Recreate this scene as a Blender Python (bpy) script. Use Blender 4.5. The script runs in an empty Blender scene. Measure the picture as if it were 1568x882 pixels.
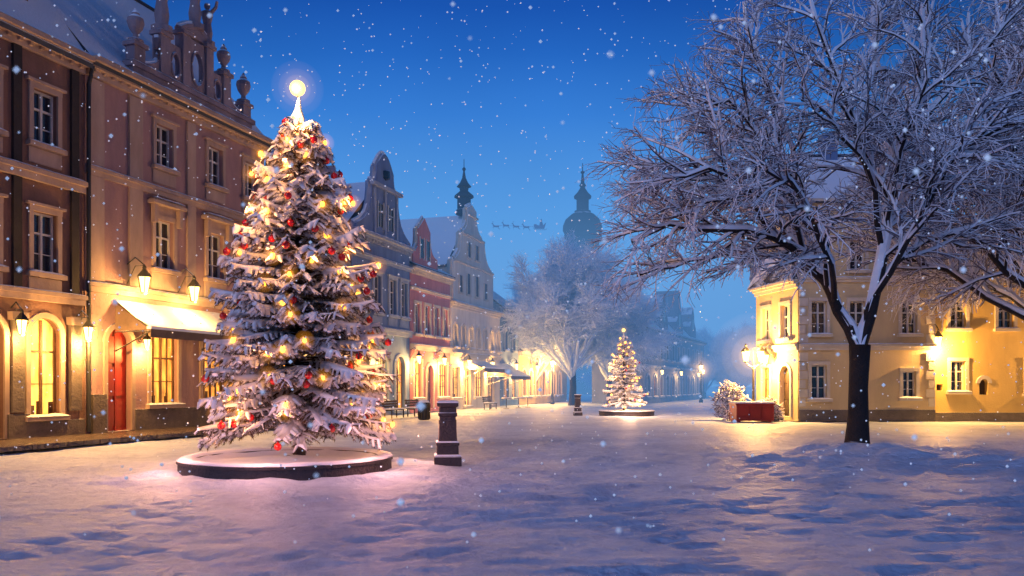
import bpy, math, random
from mathutils import Vector, Matrix, noise
rnd = random.Random(11)
sc = bpy.context.scene
col = sc.collection
sc.view_settings.view_transform = 'Standard'
sc.view_settings.look = 'None'
sc.view_settings.exposure = 0

# ------------------------------------------------------------------ materials
def M(name, c1, c2=None, scale=2.0, rough=0.8, bump=0.25, bscale=14.0, snow=None, streak=False,
      tiles=0.0, metal=0.0, snowcol=(0.80, 0.83, 0.90), spec=0.4, blocks=False):
    m = bpy.data.materials.new(name); m.use_nodes = True
    nt = m.node_tree; N = nt.nodes; L = nt.links
    b = N['Principled BSDF']
    b.inputs['Specular IOR Level'].default_value = spec
    tc = N.new('ShaderNodeTexCoord')
    mp = N.new('ShaderNodeMapping'); L.new(tc.outputs['Object'], mp.inputs['Vector'])
    if streak: mp.inputs['Scale'].default_value = (1, 1, 0.28)
    n1 = N.new('ShaderNodeTexNoise'); n1.inputs['Scale'].default_value = scale
    n1.inputs['Detail'].default_value = 6; n1.inputs['Roughness'].default_value = .62
    L.new(mp.outputs[0], n1.inputs['Vector'])
    mr = N.new('ShaderNodeMapRange'); mr.inputs['From Min'].default_value = .32; mr.inputs['From Max'].default_value = .68
    L.new(n1.outputs['Fac'], mr.inputs['Value'])
    mx = N.new('ShaderNodeMix'); mx.data_type = 'RGBA'
    if c2 is None: c2 = tuple(c * .62 for c in c1)
    mx.inputs[6].default_value = (*c1, 1); mx.inputs[7].default_value = (*c2, 1)
    L.new(mr.outputs[0], mx.inputs[0])
    colr = mx.outputs[2]
    if bump > 0:
        n2 = N.new('ShaderNodeTexNoise'); n2.inputs['Scale'].default_value = bscale; n2.inputs['Detail'].default_value = 5
        L.new(tc.outputs['Object'], n2.inputs['Vector'])
        hgt = n2.outputs['Fac']
        if tiles:
            w = N.new('ShaderNodeTexWave'); w.bands_direction = 'Z'; w.wave_profile = 'SAW'
            w.inputs['Scale'].default_value = tiles; w.inputs['Distortion'].default_value = .6
            w.inputs['Detail Scale'].default_value = 4
            L.new(tc.outputs['Object'], w.inputs['Vector'])
            ad = N.new('ShaderNodeMath'); ad.operation = 'ADD'
            L.new(w.outputs['Fac'], ad.inputs[0]); L.new(hgt, ad.inputs[1]); hgt = ad.outputs[0]
        if blocks:
            v = N.new('ShaderNodeTexVoronoi'); v.feature = 'DISTANCE_TO_EDGE'; v.inputs['Scale'].default_value = 3.2
            L.new(tc.outputs['Object'], v.inputs['Vector'])
            mr3 = N.new('ShaderNodeMapRange'); mr3.inputs['From Max'].default_value = .08
            L.new(v.outputs['Distance'], mr3.inputs['Value'])
            ad = N.new('ShaderNodeMath'); ad.operation = 'ADD'
            L.new(mr3.outputs[0], ad.inputs[0]); L.new(hgt, ad.inputs[1]); hgt = ad.outputs[0]
        bp = N.new('ShaderNodeBump'); bp.inputs['Strength'].default_value = bump; bp.inputs['Distance'].default_value = .05
        L.new(hgt, bp.inputs['Height']); L.new(bp.outputs[0], b.inputs['Normal'])
    b.inputs['Roughness'].default_value = rough; b.inputs['Metallic'].default_value = metal
    if snow is not None:
        g = N.new('ShaderNodeNewGeometry'); sx = N.new('ShaderNodeSeparateXYZ')
        L.new(g.outputs['True Normal'], sx.inputs[0])
        n3 = N.new('ShaderNodeTexNoise'); n3.inputs['Scale'].default_value = 1.7; n3.inputs['Detail'].default_value = 7
        L.new(tc.outputs['Object'], n3.inputs['Vector'])
        ma = N.new('ShaderNodeMath'); ma.operation = 'MULTIPLY_ADD'; ma.inputs[1].default_value = .55
        L.new(n3.outputs['Fac'], ma.inputs[0]); L.new(sx.outputs['Z'], ma.inputs[2])
        r2 = N.new('ShaderNodeMapRange'); r2.inputs['From Min'].default_value = snow + .2; r2.inputs['From Max'].default_value = snow + .33
        L.new(ma.outputs[0], r2.inputs['Value'])
        m2 = N.new('ShaderNodeMix'); m2.data_type = 'RGBA'; m2.inputs[7].default_value = (*snowcol, 1)
        L.new(r2.outputs[0], m2.inputs[0]); L.new(colr, m2.inputs[6]); colr = m2.outputs[2]
    L.new(colr, b.inputs['Base Color'])
    return m

def EM(name, c, s, var=0.0, c2=None):
    m = bpy.data.materials.new(name); m.use_nodes = True
    nt = m.node_tree; N = nt.nodes; L = nt.links
    b = N['Principled BSDF']; b.inputs['Base Color'].default_value = (.4, .3, .15, 1)
    b.inputs['Emission Color'].default_value = (*c, 1); b.inputs['Emission Strength'].default_value = s
    if var:
        tc = N.new('ShaderNodeTexCoord'); mp = N.new('ShaderNodeMapping'); mp.inputs['Scale'].default_value = (2.2, 2.2, .8)
        L.new(tc.outputs['Object'], mp.inputs['Vector'])
        n = N.new('ShaderNodeTexNoise'); n.inputs['Scale'].default_value = 2.2; n.inputs['Detail'].default_value = 3
        L.new(mp.outputs[0], n.inputs['Vector'])
        r = N.new('ShaderNodeMapRange'); r.inputs['From Min'].default_value = .3; r.inputs['From Max'].default_value = .7
        r.inputs['To Min'].default_value = s * (1 - var); r.inputs['To Max'].default_value = s
        L.new(n.outputs['Fac'], r.inputs['Value']); L.new(r.outputs[0], b.inputs['Emission Strength'])
        if c2:
            mx = N.new('ShaderNodeMix'); mx.data_type = 'RGBA'
            mx.inputs[6].default_value = (*c2, 1); mx.inputs[7].default_value = (*c, 1)
            L.new(n.outputs['Fac'], mx.inputs[0]); L.new(mx.outputs[2], b.inputs['Emission Color'])
    return m

SN = .62   # snow lies on upward faces
m_snow = M('fresh_snow', (.84, .86, .92), (.74, .78, .87), scale=3, rough=.55, bump=.35, bscale=30)
m_snowt = M('clinging_snow', (.88, .88, .93), (.80, .82, .90), scale=5, rough=.55, bump=0)
m_stonetrim = M('sandstone_trim', (.42, .31, .26), (.30, .22, .19), snow=SN, streak=True)
m_brown = M('brown_plaster', (.23, .12, .095), (.14, .08, .065), snow=SN, streak=True, scale=1.3, bump=.4)
m_darkpil = M('dark_timber', (.035, .028, .03), (.02, .017, .018), snow=SN)
m_mauve = M('mauve_plaster', (.38, .23, .23), (.25, .155, .16), snow=SN, streak=True, scale=1.1, bump=.4)
m_mauveg = M('weathered_parapet_stone', (.30, .24, .27), (.17, .135, .165), snow=.5, streak=True, scale=1.6, bump=.5)
m_slateblue = M('slate_blue_plaster', (.16, .25, .44), (.11, .17, .31), snow=SN, streak=True)
m_pink = M('pink_plaster', (.56, .22, .22), (.43, .16, .17), snow=SN, streak=True)
m_cream = M('cream_plaster', (.66, .62, .57), (.53, .49, .45), snow=SN, streak=True)
m_ochre = M('ochre_plaster', (.66, .47, .17), (.54, .37, .13), snow=SN, streak=True, scale=.9)
m_ochre2 = M('pale_ochre_plaster', (.60, .47, .28), (.48, .37, .22), snow=SN, streak=True, scale=.9)
m_grey = M('grey_plaster', (.20, .22, .30), (.14, .155, .21), snow=SN, streak=True)
m_trimw = M('pale_trim', (.58, .52, .45), (.46, .41, .35), snow=SN)
m_trimb = M('blue_grey_trim', (.32, .38, .50), (.24, .29, .39), snow=SN)
m_plinth = M('plinth_stone', (.16, .13, .12), (.10, .08, .075), snow=SN, bump=.6)
m_roof = M('slate_roof', (.045, .06, .09), (.03, .04, .06), snow=.36, tiles=4.5, bump=.6, scale=3, snowcol=(.6, .68, .82))
m_roofs = M('snowy_roof', (.06, .07, .10), (.04, .05, .07), snow=.30, tiles=4.5, bump=.35, scale=3)
m_framew = M('white_window_paint', (.62, .60, .58), (.5, .48, .46), rough=.5, bump=.05)
m_framed = M('brown_window_paint', (.16, .08, .04), (.10, .05, .03), rough=.5, bump=.05)
m_glass = M('dark_glass', (.012, .018, .03), (.02, .028, .045), rough=.06, bump=.04, bscale=2.5, spec=.9)
m_red = M('red_door_paint', (.34, .02, .015), (.24, .015, .012), rough=.45, bump=.1)
m_wood = M('dark_wood', (.06, .035, .02), (.035, .02, .012), rough=.55, snow=SN)
m_iron = M('black_iron', (.018, .018, .02), (.03, .03, .032), rough=.45, bump=.1, snow=.7)
m_bark = M('dark_bark', (.030, .020, .018), (.015, .011, .012), bump=.9, bscale=22, snow=.40)
m_twig = M('snowy_twig', (.16, .14, .17), (.11, .10, .12), bump=0, snow=-.30, snowcol=(.90, .89, .95))
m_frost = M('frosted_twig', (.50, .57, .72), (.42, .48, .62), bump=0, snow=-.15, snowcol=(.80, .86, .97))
m_darkstone = M('dark_stone', (.06, .045, .05), (.03, .024, .03), bump=.8, bscale=18, snow=SN, rough=.6)
m_needle = M('fir_needles', (.05, .044, .022), (.11, .048, .022), bump=0, rough=.7, scale=3)
m_pave = M('wet_paving', (.15, .11, .10), (.08, .06, .06), rough=.26, bump=.7, blocks=True)
m_redball = M('red_bauble', (.66, .010, .006), (.55, .008, .006), rough=.14, bump=0, spec=.8)
m_fabric = M('awning_canvas', (.16, .11, .09), (.1, .07, .06), snow=.9)
m_verdigris = M('tower_copper', (.02, .05, .085), (.012, .03, .06), snow=.9, bump=.2)
m_lit = EM('lit_curtain', (1, .48, .06), 2.1, .75, (.95, .24, .02))
m_litb = EM('bright_lit_window', (1, .60, .12), 2.8, .6, (1, .36, .03))
m_lamp = EM('lamp_glass', (1, .60, .15), 8)
m_bulb = EM('fairy_bulb', (1, .40, .03), 6)
m_star = EM('star_globe', (1, .60, .11), 3.6)
m_flake = EM('snowflake', (.55, .72, 1), .38)  # slight self-glow stands in for lamplight on the flakes
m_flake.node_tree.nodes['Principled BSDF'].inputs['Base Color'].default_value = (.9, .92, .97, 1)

# ------------------------------------------------------------------ mesh building
class MB:
    def __init__(s): s.v = []; s.f = []; s.m = []
    def add(s, vs, fs, mi=0):
        o = len(s.v); s.v.extend(vs)
        for f in fs: s.f.append(tuple(i + o for i in f)); s.m.append(mi)
    def hexa(s, P, mi=0):
        s.add(P, [(0, 3, 2, 1), (4, 5, 6, 7), (0, 1, 5, 4), (1, 2, 6, 5), (2, 3, 7, 6), (3, 0, 4, 7)], mi)
    def fbox(s, F, a0, a1, n0, n1, z0, z1, mi=0):
        s.hexa([F.p(a0, n0, z0), F.p(a1, n0, z0), F.p(a1, n1, z0), F.p(a0, n1, z0),
                F.p(a0, n0, z1), F.p(a1, n0, z1), F.p(a1, n1, z1), F.p(a0, n1, z1)], mi)
    def tube(s, pts, rad, sides=6, mi=0, flat=1.0, caps=True):
        n = len(pts); vs = []
        for i in range(n):
            p = pts[i]
            t = (pts[min(i + 1, n - 1)] - pts[max(i - 1, 0)])
            if t.length < 1e-7: t = Vector((0, 0, 1))
            t.normalize()
            sd = t.cross(Vector((0, 0, 1)))
            if sd.length < .05: sd = Vector((1, 0, 0)) - t * t.x
            sd.normalize(); up = sd.cross(t)
            r = rad[i]
            for k in range(sides):
                a = math.pi / 2 + 2 * math.pi * k / sides
                q = p + sd * (math.cos(a) * r) + up * (math.sin(a) * r * flat)
                vs.append((q.x, q.y, q.z))
        fs = []
        for i in range(n - 1):
            for k in range(sides):
                k2 = (k + 1) % sides
                fs.append((i * sides + k, i * sides + k2, (i + 1) * sides + k2, (i + 1) * sides + k))
        if caps:
            fs.append(tuple(range(sides))); fs.append(tuple((n - 1) * sides + k for k in reversed(range(sides))))
        s.add(vs, fs, mi)
    def lathe(s, c, prof, seg=16, mi=0, rot=0.0, sx=1, sy=1):
        vs = []; fs = []
        for (r, z) in prof:
            for k in range(seg):
                a = rot + 2 * math.pi * k / seg
                vs.append((c[0] + math.cos(a) * r * sx, c[1] + math.sin(a) * r * sy, c[2] + z))
        for i in range(len(prof) - 1):
            for k in range(seg):
                k2 = (k + 1) % seg
                fs.append((i * seg + k, i * seg + k2, (i + 1) * seg + k2, (i + 1) * seg + k))
        fs.append(tuple(reversed(range(seg)))); fs.append(tuple((len(prof) - 1) * seg + k for k in range(seg)))
        s.add(vs, fs, mi)
    def ball(s, c, r, seg=8, mi=0, sz=1.0):
        prof = [(max(.001, r * math.sin(math.pi * i / (seg // 2 + 1))), -r * sz * math.cos(math.pi * i / (seg // 2 + 1))) for i in range(seg // 2 + 2)]
        s.lathe(c, prof, seg, mi)
    def extr(s, F, poly, n0, n1, mi=0):
        k = len(poly)
        vs = [F.p(a, n1, z) for a, z in poly] + [F.p(a, n0, z) for a, z in poly]
        fs = [tuple(range(k)), tuple(reversed(range(k, 2 * k)))]
        for i in range(k):
            j = (i + 1) % k; fs.append((i, j, j + k, i + k))
        s.add(vs, fs, mi)
    def obj(s, name, mats, parent=None, smooth=False):
        if not s.v: return None
        me = bpy.data.meshes.new(name); me.from_pydata(s.v, [], s.f)
        if not isinstance(mats, (list, tuple)): mats = [mats]
        for m in mats: me.materials.append(m)
        me.polygons.foreach_set('material_index', s.m)
        if smooth: me.polygons.foreach_set('use_smooth', [True] * len(s.f))
        me.update()
        o = bpy.data.objects.new(name, me); col.objects.link(o)
        if parent: o.parent = parent
        return o

def empty(name):
    e = bpy.data.objects.new(name, None); col.objects.link(e); return e

class Fr:
    def __init__(s, x, y, ux, uy):
        l = math.hypot(ux, uy); s.o = (x, y); s.u = (ux / l, uy / l); s.n = (uy / l, -ux / l)
    def p(s, a, n, z): return (s.o[0] + s.u[0] * a + s.n[0] * n, s.o[1] + s.u[1] * a + s.n[1] * n, z)

class House:
    def __init__(s, name, F, mats):
        s.e = empty(name); s.F = F; s.mats = mats; s.parts = {}
    def b(s, k):
        if k not in s.parts: s.parts[k] = MB()
        return s.parts[k]
    def done(s, smooth=()):
        for k, mb in s.parts.items(): mb.obj(k, s.mats[k], s.e, k in smooth)

def base_mats(wall, trim, roof, **kw):
    d = dict(walls=wall, trim=trim, roof=roof, window_frames=m_framew, shop_frames=m_framed, window_glass=m_glass, lit_windows=m_lit,
             shop_windows=m_litb, doors=m_wood, plinth=m_plinth, pilasters=trim, cornice=trim, gable=wall, chimneys=m_pink,
             ornaments=trim, downpipes=m_iron, dormers=wall, ledge_snow=m_snow)
    d.update(kw); return d

def opening(s, w, z0, z1, kind='dark', arch=False, style='plain'):
    return dict(s=s, w=w, z0=z0, z1=z1, kind=kind, arch=arch, style=style)

def ledge(H, a0, a1, n0, n1, z, h=.07):
    F = H.F; K = max(3, int((a1 - a0) / .18)); mb = H.b('ledge_snow'); vs = []
    for i in range(K + 1):
        a = a0 + (a1 - a0) * i / K
        hh = h * (.65 + .7 * abs(noise.noise(Vector((a * 2.7 + z, z * 3.1, n1)))) ) * (0.35 if i in (0, K) else 1)
        vs += [F.p(a, n1 + .015, z + .002), F.p(a, n1 - (n1 - n0) * .12, z + hh * .8), F.p(a, (n0 + n1) / 2, z + hh), F.p(a, n0, z + hh * 1.05)]
    fs = [(i * 4 + k, i * 4 + k + 1, i * 4 + k + 5, i * 4 + k + 4) for i in range(K) for k in range(3)]
    mb.add(vs, fs)

def facade(H, s0, s1, z0, z1, ops, rev=.24, n=0.0):
    F = H.F; W = H.b('walls')
    ss = {s0, s1}; zs = {z0, z1}
    for o in ops:
        ss |= {o['s'] - o['w'] / 2, o['s'] + o['w'] / 2}; zs |= {o['z0'], o['z1']}
    ss = sorted(x for x in ss if s0 <= x <= s1); zs = sorted(zs)
    for i in range(len(ss) - 1):
        for j in range(len(zs) - 1):
            a = (ss[i] + ss[i + 1]) / 2; z = (zs[j] + zs[j + 1]) / 2
            if any(abs(a - o['s']) < o['w'] / 2 and o['z0'] < z < o['z1'] for o in ops): continue
            W.add([F.p(ss[i], n, zs[j]), F.p(ss[i + 1], n, zs[j]), F.p(ss[i + 1], n, zs[j + 1]), F.p(ss[i], n, zs[j + 1])], [(0, 1, 2, 3)])
    for o in ops:
        a0 = o['s'] - o['w'] / 2; a1 = o['s'] + o['w'] / 2; b0 = o['z0']; b1 = o['z1']; w = o['w']; c = o['s']
        nb = n - rev
        spring = b1 - w / 2 if o['arch'] else b1
        for a in (a0, a1):
            W.add([F.p(a, n, b0), F.p(a, nb, b0), F.p(a, nb, spring), F.p(a, n, spring)], [(0, 1, 2, 3)])
        W.add([F.p(a0, n, b0), F.p(a1, n, b0), F.p(a1, nb, b0), F.p(a0, nb, b0)], [(0, 1, 2, 3)])
        if o['arch']:
            K = 12
            pts = [(c - math.cos(math.pi * k / K) * w / 2, spring + math.sin(math.pi * k / K) * w / 2) for k in range(K + 1)]
            for k in range(K):
                p, q = pts[k], pts[k + 1]
                corner = (a0, b1) if k < K / 2 else (a1, b1)
                W.add([F.p(p[0], n, p[1]), F.p(q[0], n, q[1]), F.p(corner[0], n, corner[1])], [(0, 1, 2)])
                W.add([F.p(p[0], n, p[1]), F.p(q[0], n, q[1]), F.p(q[0], nb, q[1]), F.p(p[0], nb, p[1])], [(0, 1, 2, 3)])
            T = H.b('trim')
            for k in range(K):
                a_, b_ = math.pi * k / K, math.pi * (k + 1) / K
                r0, r1 = w / 2, w / 2 + .17
                P = []
                for nn in (n, n + .07):
                    for (r, t) in ((r0, a_), (r0, b_), (r1, b_), (r1, a_)):
                        P.append(F.p(c - math.cos(t) * r, nn, spring + math.sin(t) * r))
                T.hexa(P)
        else:
            W.add([F.p(a0, n, b1), F.p(a1, n, b1), F.p(a1, nb, b1), F.p(a0, nb, b1)], [(0, 1, 2, 3)])
        k = o['kind']
        if k == 'niche':
            H.b('doors').add([F.p(a0, nb, b0), F.p(a1, nb, b0), F.p(a1, nb, b1), F.p(a0, nb, b1)], [(0, 1, 2, 3)]); continue
        if k == 'door':
            D = H.b('doors'); D.fbox(F, a0, a1, nb - .05, nb + .04, b0, b1)
            for (u0, u1) in ((.08, .46), (.54, .92)):
                for (v0, v1) in ((.05, .3), (.34, .62), (.66, .92)):
                    D.fbox(F, a0 + w * u0, a0 + w * u1, nb + .04, nb + .075, b0 + (b1 - b0) * v0, b0 + (b1 - b0) * v1)
            D.fbox(F, c - .02, c + .02, nb + .04, nb + .09, b0, b1)
        else:
            g = H.b({'dark': 'window_glass', 'lit': 'lit_windows', 'shop': 'shop_windows'}[k])
            g.add([F.p(a0, nb + .03, b0), F.p(a1, nb + .03, b0), F.p(a1, nb + .03, b1), F.p(a0, nb + .03, b1)], [(0, 1, 2, 3)])
            f = H.b('window_frames' if k == 'dark' else 'shop_frames'); t = .06; f0, f1 = nb + .035, nb + .10
            f.fbox(F, a0, a0 + t, f0, f1, b0, b1); f.fbox(F, a1 - t, a1, f0, f1, b0, b1)
            f.fbox(F, a0 + t, a1 - t, f0, f1, b0, b0 + t)
            if not o['arch']: f.fbox(F, a0 + t, a1 - t, f0, f1, b1 - t, b1)
            f.fbox(F, c - .035, c + .035, f0, f1 + .015, b0 + t, b1 - t)
            zt = b0 + (b1 - b0) * .66
            f.fbox(F, a0 + t, c - .035, f0, f1, zt - .03, zt + .03); f.fbox(F, c + .035, a1 - t, f0, f1, zt - .03, zt + .03)
            zm = b0 + (b1 - b0) * .33
            f.fbox(F, a0 + t, c - .035, f0, f1 - .02, zm - .014, zm + .014); f.fbox(F, c + .035, a1 - t, f0, f1 - .02, zm - .014, zm + .014)
            if w > 1.2:
                for q in (.25, .75):
                    f.fbox(F, a0 + w * q - .02, a0 + w * q + .02, f0, f1 - .01, b0 + t, b1 - t)
            if k != 'dark':
                rr = random.Random(int(c * 100))
                for q in range(4):
                    aa = a0 + w * rr.uniform(.1, .8); hh = rr.uniform(.15, .5)
                    H.b('shop_frames').fbox(F, aa, aa + rr.uniform(.08, .2), nb + .031, nb + .034, b0 + .05, b0 + hh)
        T = H.b('trim'); j = .15
        T.fbox(F, a0 - j, a0, n, n + .07, b0, spring); T.fbox(F, a1, a1 + j, n, n + .07, b0, spring)
        if not o['arch']: T.fbox(F, a0 - j, a1 + j, n, n + .085, b1, b1 + .17)
        if k != 'door':
            T.fbox(F, a0 - j - .08, a1 + j + .08, n, n + .20, b0 - .13, b0)
            ledge(H, a0 - j - .07, a1 + j + .07, n + .0, n + .20, b0 + .002, .08)
        if o['style'] == 'ped':
            z = b1 + .17
            T.fbox(F, a0 - j + .03, a1 + j - .03, n, n + .05, z, z + .32)
            T.fbox(F, a0 - j - .22, a1 + j + .22, n, n + .34, z + .32, z + .43)
            T.fbox(F, a0 - j - .14, a1 + j + .14, n, n + .24, z + .43, z + .50)
            ledge(H, a0 - j - .2, a1 + j + .2, n, n + .32, z + .505, .09)
            for a in (a0 - j - .1, a1 + j - .06):
                T.fbox(F, a, a + .16, n + .071, n + .25, z - .35, z + .31)
            T.fbox(F, a0 - j - .02, a1 + j + .02, n, n + .05, b0 - .75, b0 - .14)
        elif o['style'] == 'panel':
            T.fbox(F, a0 - j, a1 + j, n, n + .05, b0 - .6, b0 - .15)
            T.fbox(F, a0 - j - .1, a1 + j + .1, n, n + .15, b1 + .171, b1 + .25)

def body(H, s0, s1, depth, eave):
    F = H.F; W = H.b('walls')
    for a in (s0, s1):
        W.add([F.p(a, 0, 0), F.p(a, -depth, 0), F.p(a, -depth, eave), F.p(a, 0, eave)], [(0, 1, 2, 3)])
    W.add([F.p(s0, -depth, 0), F.p(s1, -depth, 0), F.p(s1, -depth, eave), F.p(s0, -depth, eave)], [(0, 1, 2, 3)])

def roof_par(H, s0, s1, depth, eave, ridge, over=.4):
    F = H.F; R = H.b('roof'); t = .16; m = -depth / 2
    sl = (ridge - eave) / (depth / 2)
    for sg in (0, 1):
        n_e = over if sg == 0 else -depth - over
        z_e = eave - sl * over + .15
        P = [F.p(s0, n_e, z_e), F.p(s1, n_e, z_e), F.p(s1, m, ridge + .15), F.p(s0, m, ridge + .15)]
        P2 = [(x, y, z + t) for x, y, z in P]
        R.hexa(P + P2)
    W = H.b('walls')
    for a in (s0 + .02, s1 - .02):
        W.add([F.p(a, 0, eave), F.p(a, -depth, eave), F.p(a, m, ridge)], [(0, 1, 2)])
    R.tube([Vector(F.p(s0, m, ridge + .33)), Vector(F.p(s1, m, ridge + .33))], [.12, .12], 6)

def roof_perp(H, s0, s1, depth, eave, ridge, n0=-.3):
    F = H.F; R = H.b('roof'); c = (s0 + s1) / 2; t = .16
    for a in (s0 - .15, s1 + .15):
        P = [F.p(a, n0, eave), F.p(a, -depth, eave), F.p(c, -depth, ridge), F.p(c, n0, ridge)]
        P2 = [(x, y, z + t) for x, y, z in P]
        R.hexa(P + P2)
    H.b('walls').add([F.p(s0, -depth, eave), F.p(s1, -depth, eave), F.p(c, -depth, ridge)], [(0, 1, 2)])

def cornice(H, s0, s1, z, big=1.0, n=0.0):
    C = H.b('cornice'); F = H.F
    C.fbox(F, s0, s1, n, n + .12 * big, z - .42 * big, z - .25 * big)
    C.fbox(F, s0, s1, n, n + .26 * big, z - .25 * big, z - .12 * big)
    C.fbox(F, s0 - .03, s1 + .03, n, n + .42 * big, z - .12 * big, z)
    ledge(H, s0, s1, n, n + .42 * big, z + .002, .11)
    a = s0 + .2
    while a < s1 - .2 and big >= 1:
        C.fbox(F, a, a + .12, n + .121, n + .24, z - .40, z - .252); a += .36

def band(H, s0, s1, z, h=.2, pr=.12):
    C = H.b('cornice'); C.fbox(H.F, s0, s1, 0, pr, z, z + h * .6); C.fbox(H.F, s0, s1, 0, pr + .08, z + h * .6, z + h)
    ledge(H, s0, s1, 0, pr + .08, z + h + .002, .06)

def gable_outline(H, key, pts, n0, n1, cop=.1):
    H.b(key).extr(H.F, pts, n0, n1)
    P = [Vector(H.F.p(a, (n0 + n1) / 2, z)) for a, z in pts]
    for i in range(len(P) - 1):
        H.b('ornaments').tube([P[i], P[i + 1]], [cop * 1.7, cop * 1.7], 4)
        d = P[i + 1] - P[i]
        if abs(d.z) < .9 * d.length: H.b('ledge_snow').tube([P[i] + Vector((0, 0, cop * 1.5)), P[i + 1] + Vector((0, 0, cop * 1.5))], [cop * .9, cop * .9], 6)

def curve_pts(p0, p1, bulge, k=6):
    out = []
    for i in range(k + 1):
        t = i / k
        x = p0[0] + (p1[0] - p0[0]) * t; z = p0[1] + (p1[1] - p0[1]) * t
        dx, dz = p1[0] - p0[0], p1[1] - p0[1]
        b = math.sin(math.pi * t) * bulge
        out.append((x - dz * b, z + dx * b))
    return out

def vase(mb, c, h, mi=0):
    pr = [(.30, 0), (.30, .10), (.12, .16), (.10, .26), (.26, .42), (.33, .58), (.30, .70), (.14, .80), (.16, .84), (.08, .92), (.02, 1.0)]
    mb.lathe(c, [(r * h * .7, z * h) for r, z in pr], 12, mi)

def statue(mb, c, h, flip=1):
    x, y, z = c
    mb.lathe(c, [(.36 * h / 2, 0), (.36 * h / 2, .10 * h), (.2 * h / 2, .11 * h), (.25 * h / 2, .3 * h), (.18 * h / 2, .52 * h), (.27 * h / 2, .72 * h), (.24 * h / 2, .80 * h), (.07 * h / 2, .84 * h), (.07 * h / 2, .87 * h)], 10, 0, sy=.8)
    mb.ball((x, y, z + .93 * h), .075 * h, 8)
    V = Vector; f = flip
    mb.tube([V((x + f * .1 * h, y, z + .79 * h)), V((x + f * .24 * h, y - .03, z + .65 * h)), V((x + f * .30 * h, y - .1 * h, z + .75 * h))], [.05 * h, .04 * h, .03 * h], 6)
    mb.tube([V((x - f * .1 * h, y, z + .79 * h)), V((x - f * .2 * h, y, z + .9 * h)), V((x - f * .24 * h, y - .05, z + 1.03 * h))], [.05 * h, .04 * h, .03 * h], 6)

LF = Fr(-22.28, 0, .313, .95)      # street wall line of the left terrace

# ---------------- house at the far left: brown with dark pilasters
H = House('brown_townhouse', LF, base_mats(m_brown, m_stonetrim, m_roof, pilasters=m_darkpil))
ops = []
for c in (25.6, 23.6, 21.6, 19.6, 17.6):
    ops += [opening(c, .85, 9.0, 10.65, style='panel'), opening(c, .85, 5.1, 6.95, style='panel')]
ops += [opening(25.6, 1.05, .75, 3.75, 'shop', True), opening(23.6, 1.25, .15, 3.75, 'door', True), opening(21.4, 1.3, .75, 3.75, 'lit', True), opening(19, 1.3, .75, 3.75, 'lit', True)]
facade(H, 15, 27.05, 0, 12.2, ops); body(H, 15, 27.05, 10, 12.2)
roof_par(H, 15, 27.05, 10, 12.2, 18.5)
cornice(H, 15, 27.0, 12.2, 1.2); band(H, 15, 27.0, 7.85, .35, .16); band(H, 15, 27.0, 4.25, .3, .16)
for c in (26.65, 24.62, 22.6, 20.6, 18.6, 16.6):
    H.b('pilasters').fbox(LF, c - .14, c + .14, 0, .10, 4.56, 7.84); H.b('pilasters').fbox(LF, c - .14, c + .14, 0, .10, 8.21, 11.7)
    H.b('plinth').fbox(LF, c - .2, c + .2, 0, .14, 0.9, 3.6); H.b('ornaments').fbox(LF, c - .27, c + .27, 0, .22, 3.6, 3.85)
H.b('plinth').fbox(LF, 24.3, 25.0, 0, .12, 0, .85); H.b('plinth').fbox(LF, 25.0, 27.0, 0, .12, 0, .62)
for c in (25.2, 21.5):
    H.b('dormers').fbox(LF, c - .6, c + .6, -2.6, -.9, 12.6, 14.4)
    H.b('window_glass').fbox(LF, c - .3, c + .3, -.9, -.87, 13.1, 14.1)
    H.b('roof').extr(LF, [(c - .8, 14.35), (c, 15.0), (c + .8, 14.35), (c, 14.45)], -3.0, -.7)
H.done()

# ---------------- mauve baroque house
H = House('baroque_townhouse', LF, base_mats(m_mauve, m_stonetrim, m_roof, doors=m_red, ornaments=m_mauveg, gable=m_mauveg, oculi=m_glass))
ops = []
for c in (30.6, 33.4, 35.65):
    ops += [opening(c, .84, 9.6, 11.15, style='panel'), opening(c, .92, 5.9, 7.7, style='ped')]
ops += [opening(28.5, 1.05, .15, 3.65, 'door', True), opening(30.6, 1.35, 1.0, 3.55, 'lit'), opening(33.3, 1.35, 1.0, 3.55, 'lit'), opening(35.5, 1.1, .15, 3.4, 'shop', True)]
facade(H, 27.1, 36.6, 0, 12.3, ops); body(H, 27.1, 36.6, 11, 12.3); roof_par(H, 27.1, 36.6, 11, 12.3, 18.3)
cornice(H, 27.1, 36.6, 12.3, 1.3); band(H, 27.1, 36.6, 8.55, .28, .1); band(H, 27.1, 36.6, 4.75, .3, .14)
for (a, b) in ((27.25, 27.8), (28.9, 29.5), (31.75, 32.2), (36.1, 36.5)):
    H.b('pilasters').fbox(LF, a, b, 0, .09, 5.06, 8.54); H.b('pilasters').fbox(LF, a, b, 0, .09, 8.84, 11.7)
H.b('plinth').fbox(LF, 29.15, 34.8, 0, .10, 0, .86)
H.b('plinth').fbox(LF, 27.3, 27.85, 0, .14, 0, 1.4)
for s_ in (27.12, 36.62):
    H.b('downpipes').tube([Vector(LF.p(s_, .3, 12.0)), Vector(LF.p(s_, .14, 11.4)), Vector(LF.p(s_, .14, 0.2))], [.07, .07, .07], 8)
G = H.b('gable'); O = H.b('ornaments')
G.fbox(LF, 29.0, 35.6, -.25, .12, 12.31, 12.75); O.fbox(LF, 28.9, 35.7, -.32, .22, 12.75, 12.92); ledge(H, 28.9, 35.7, -.3, .22, 12.925, .1)
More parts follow.
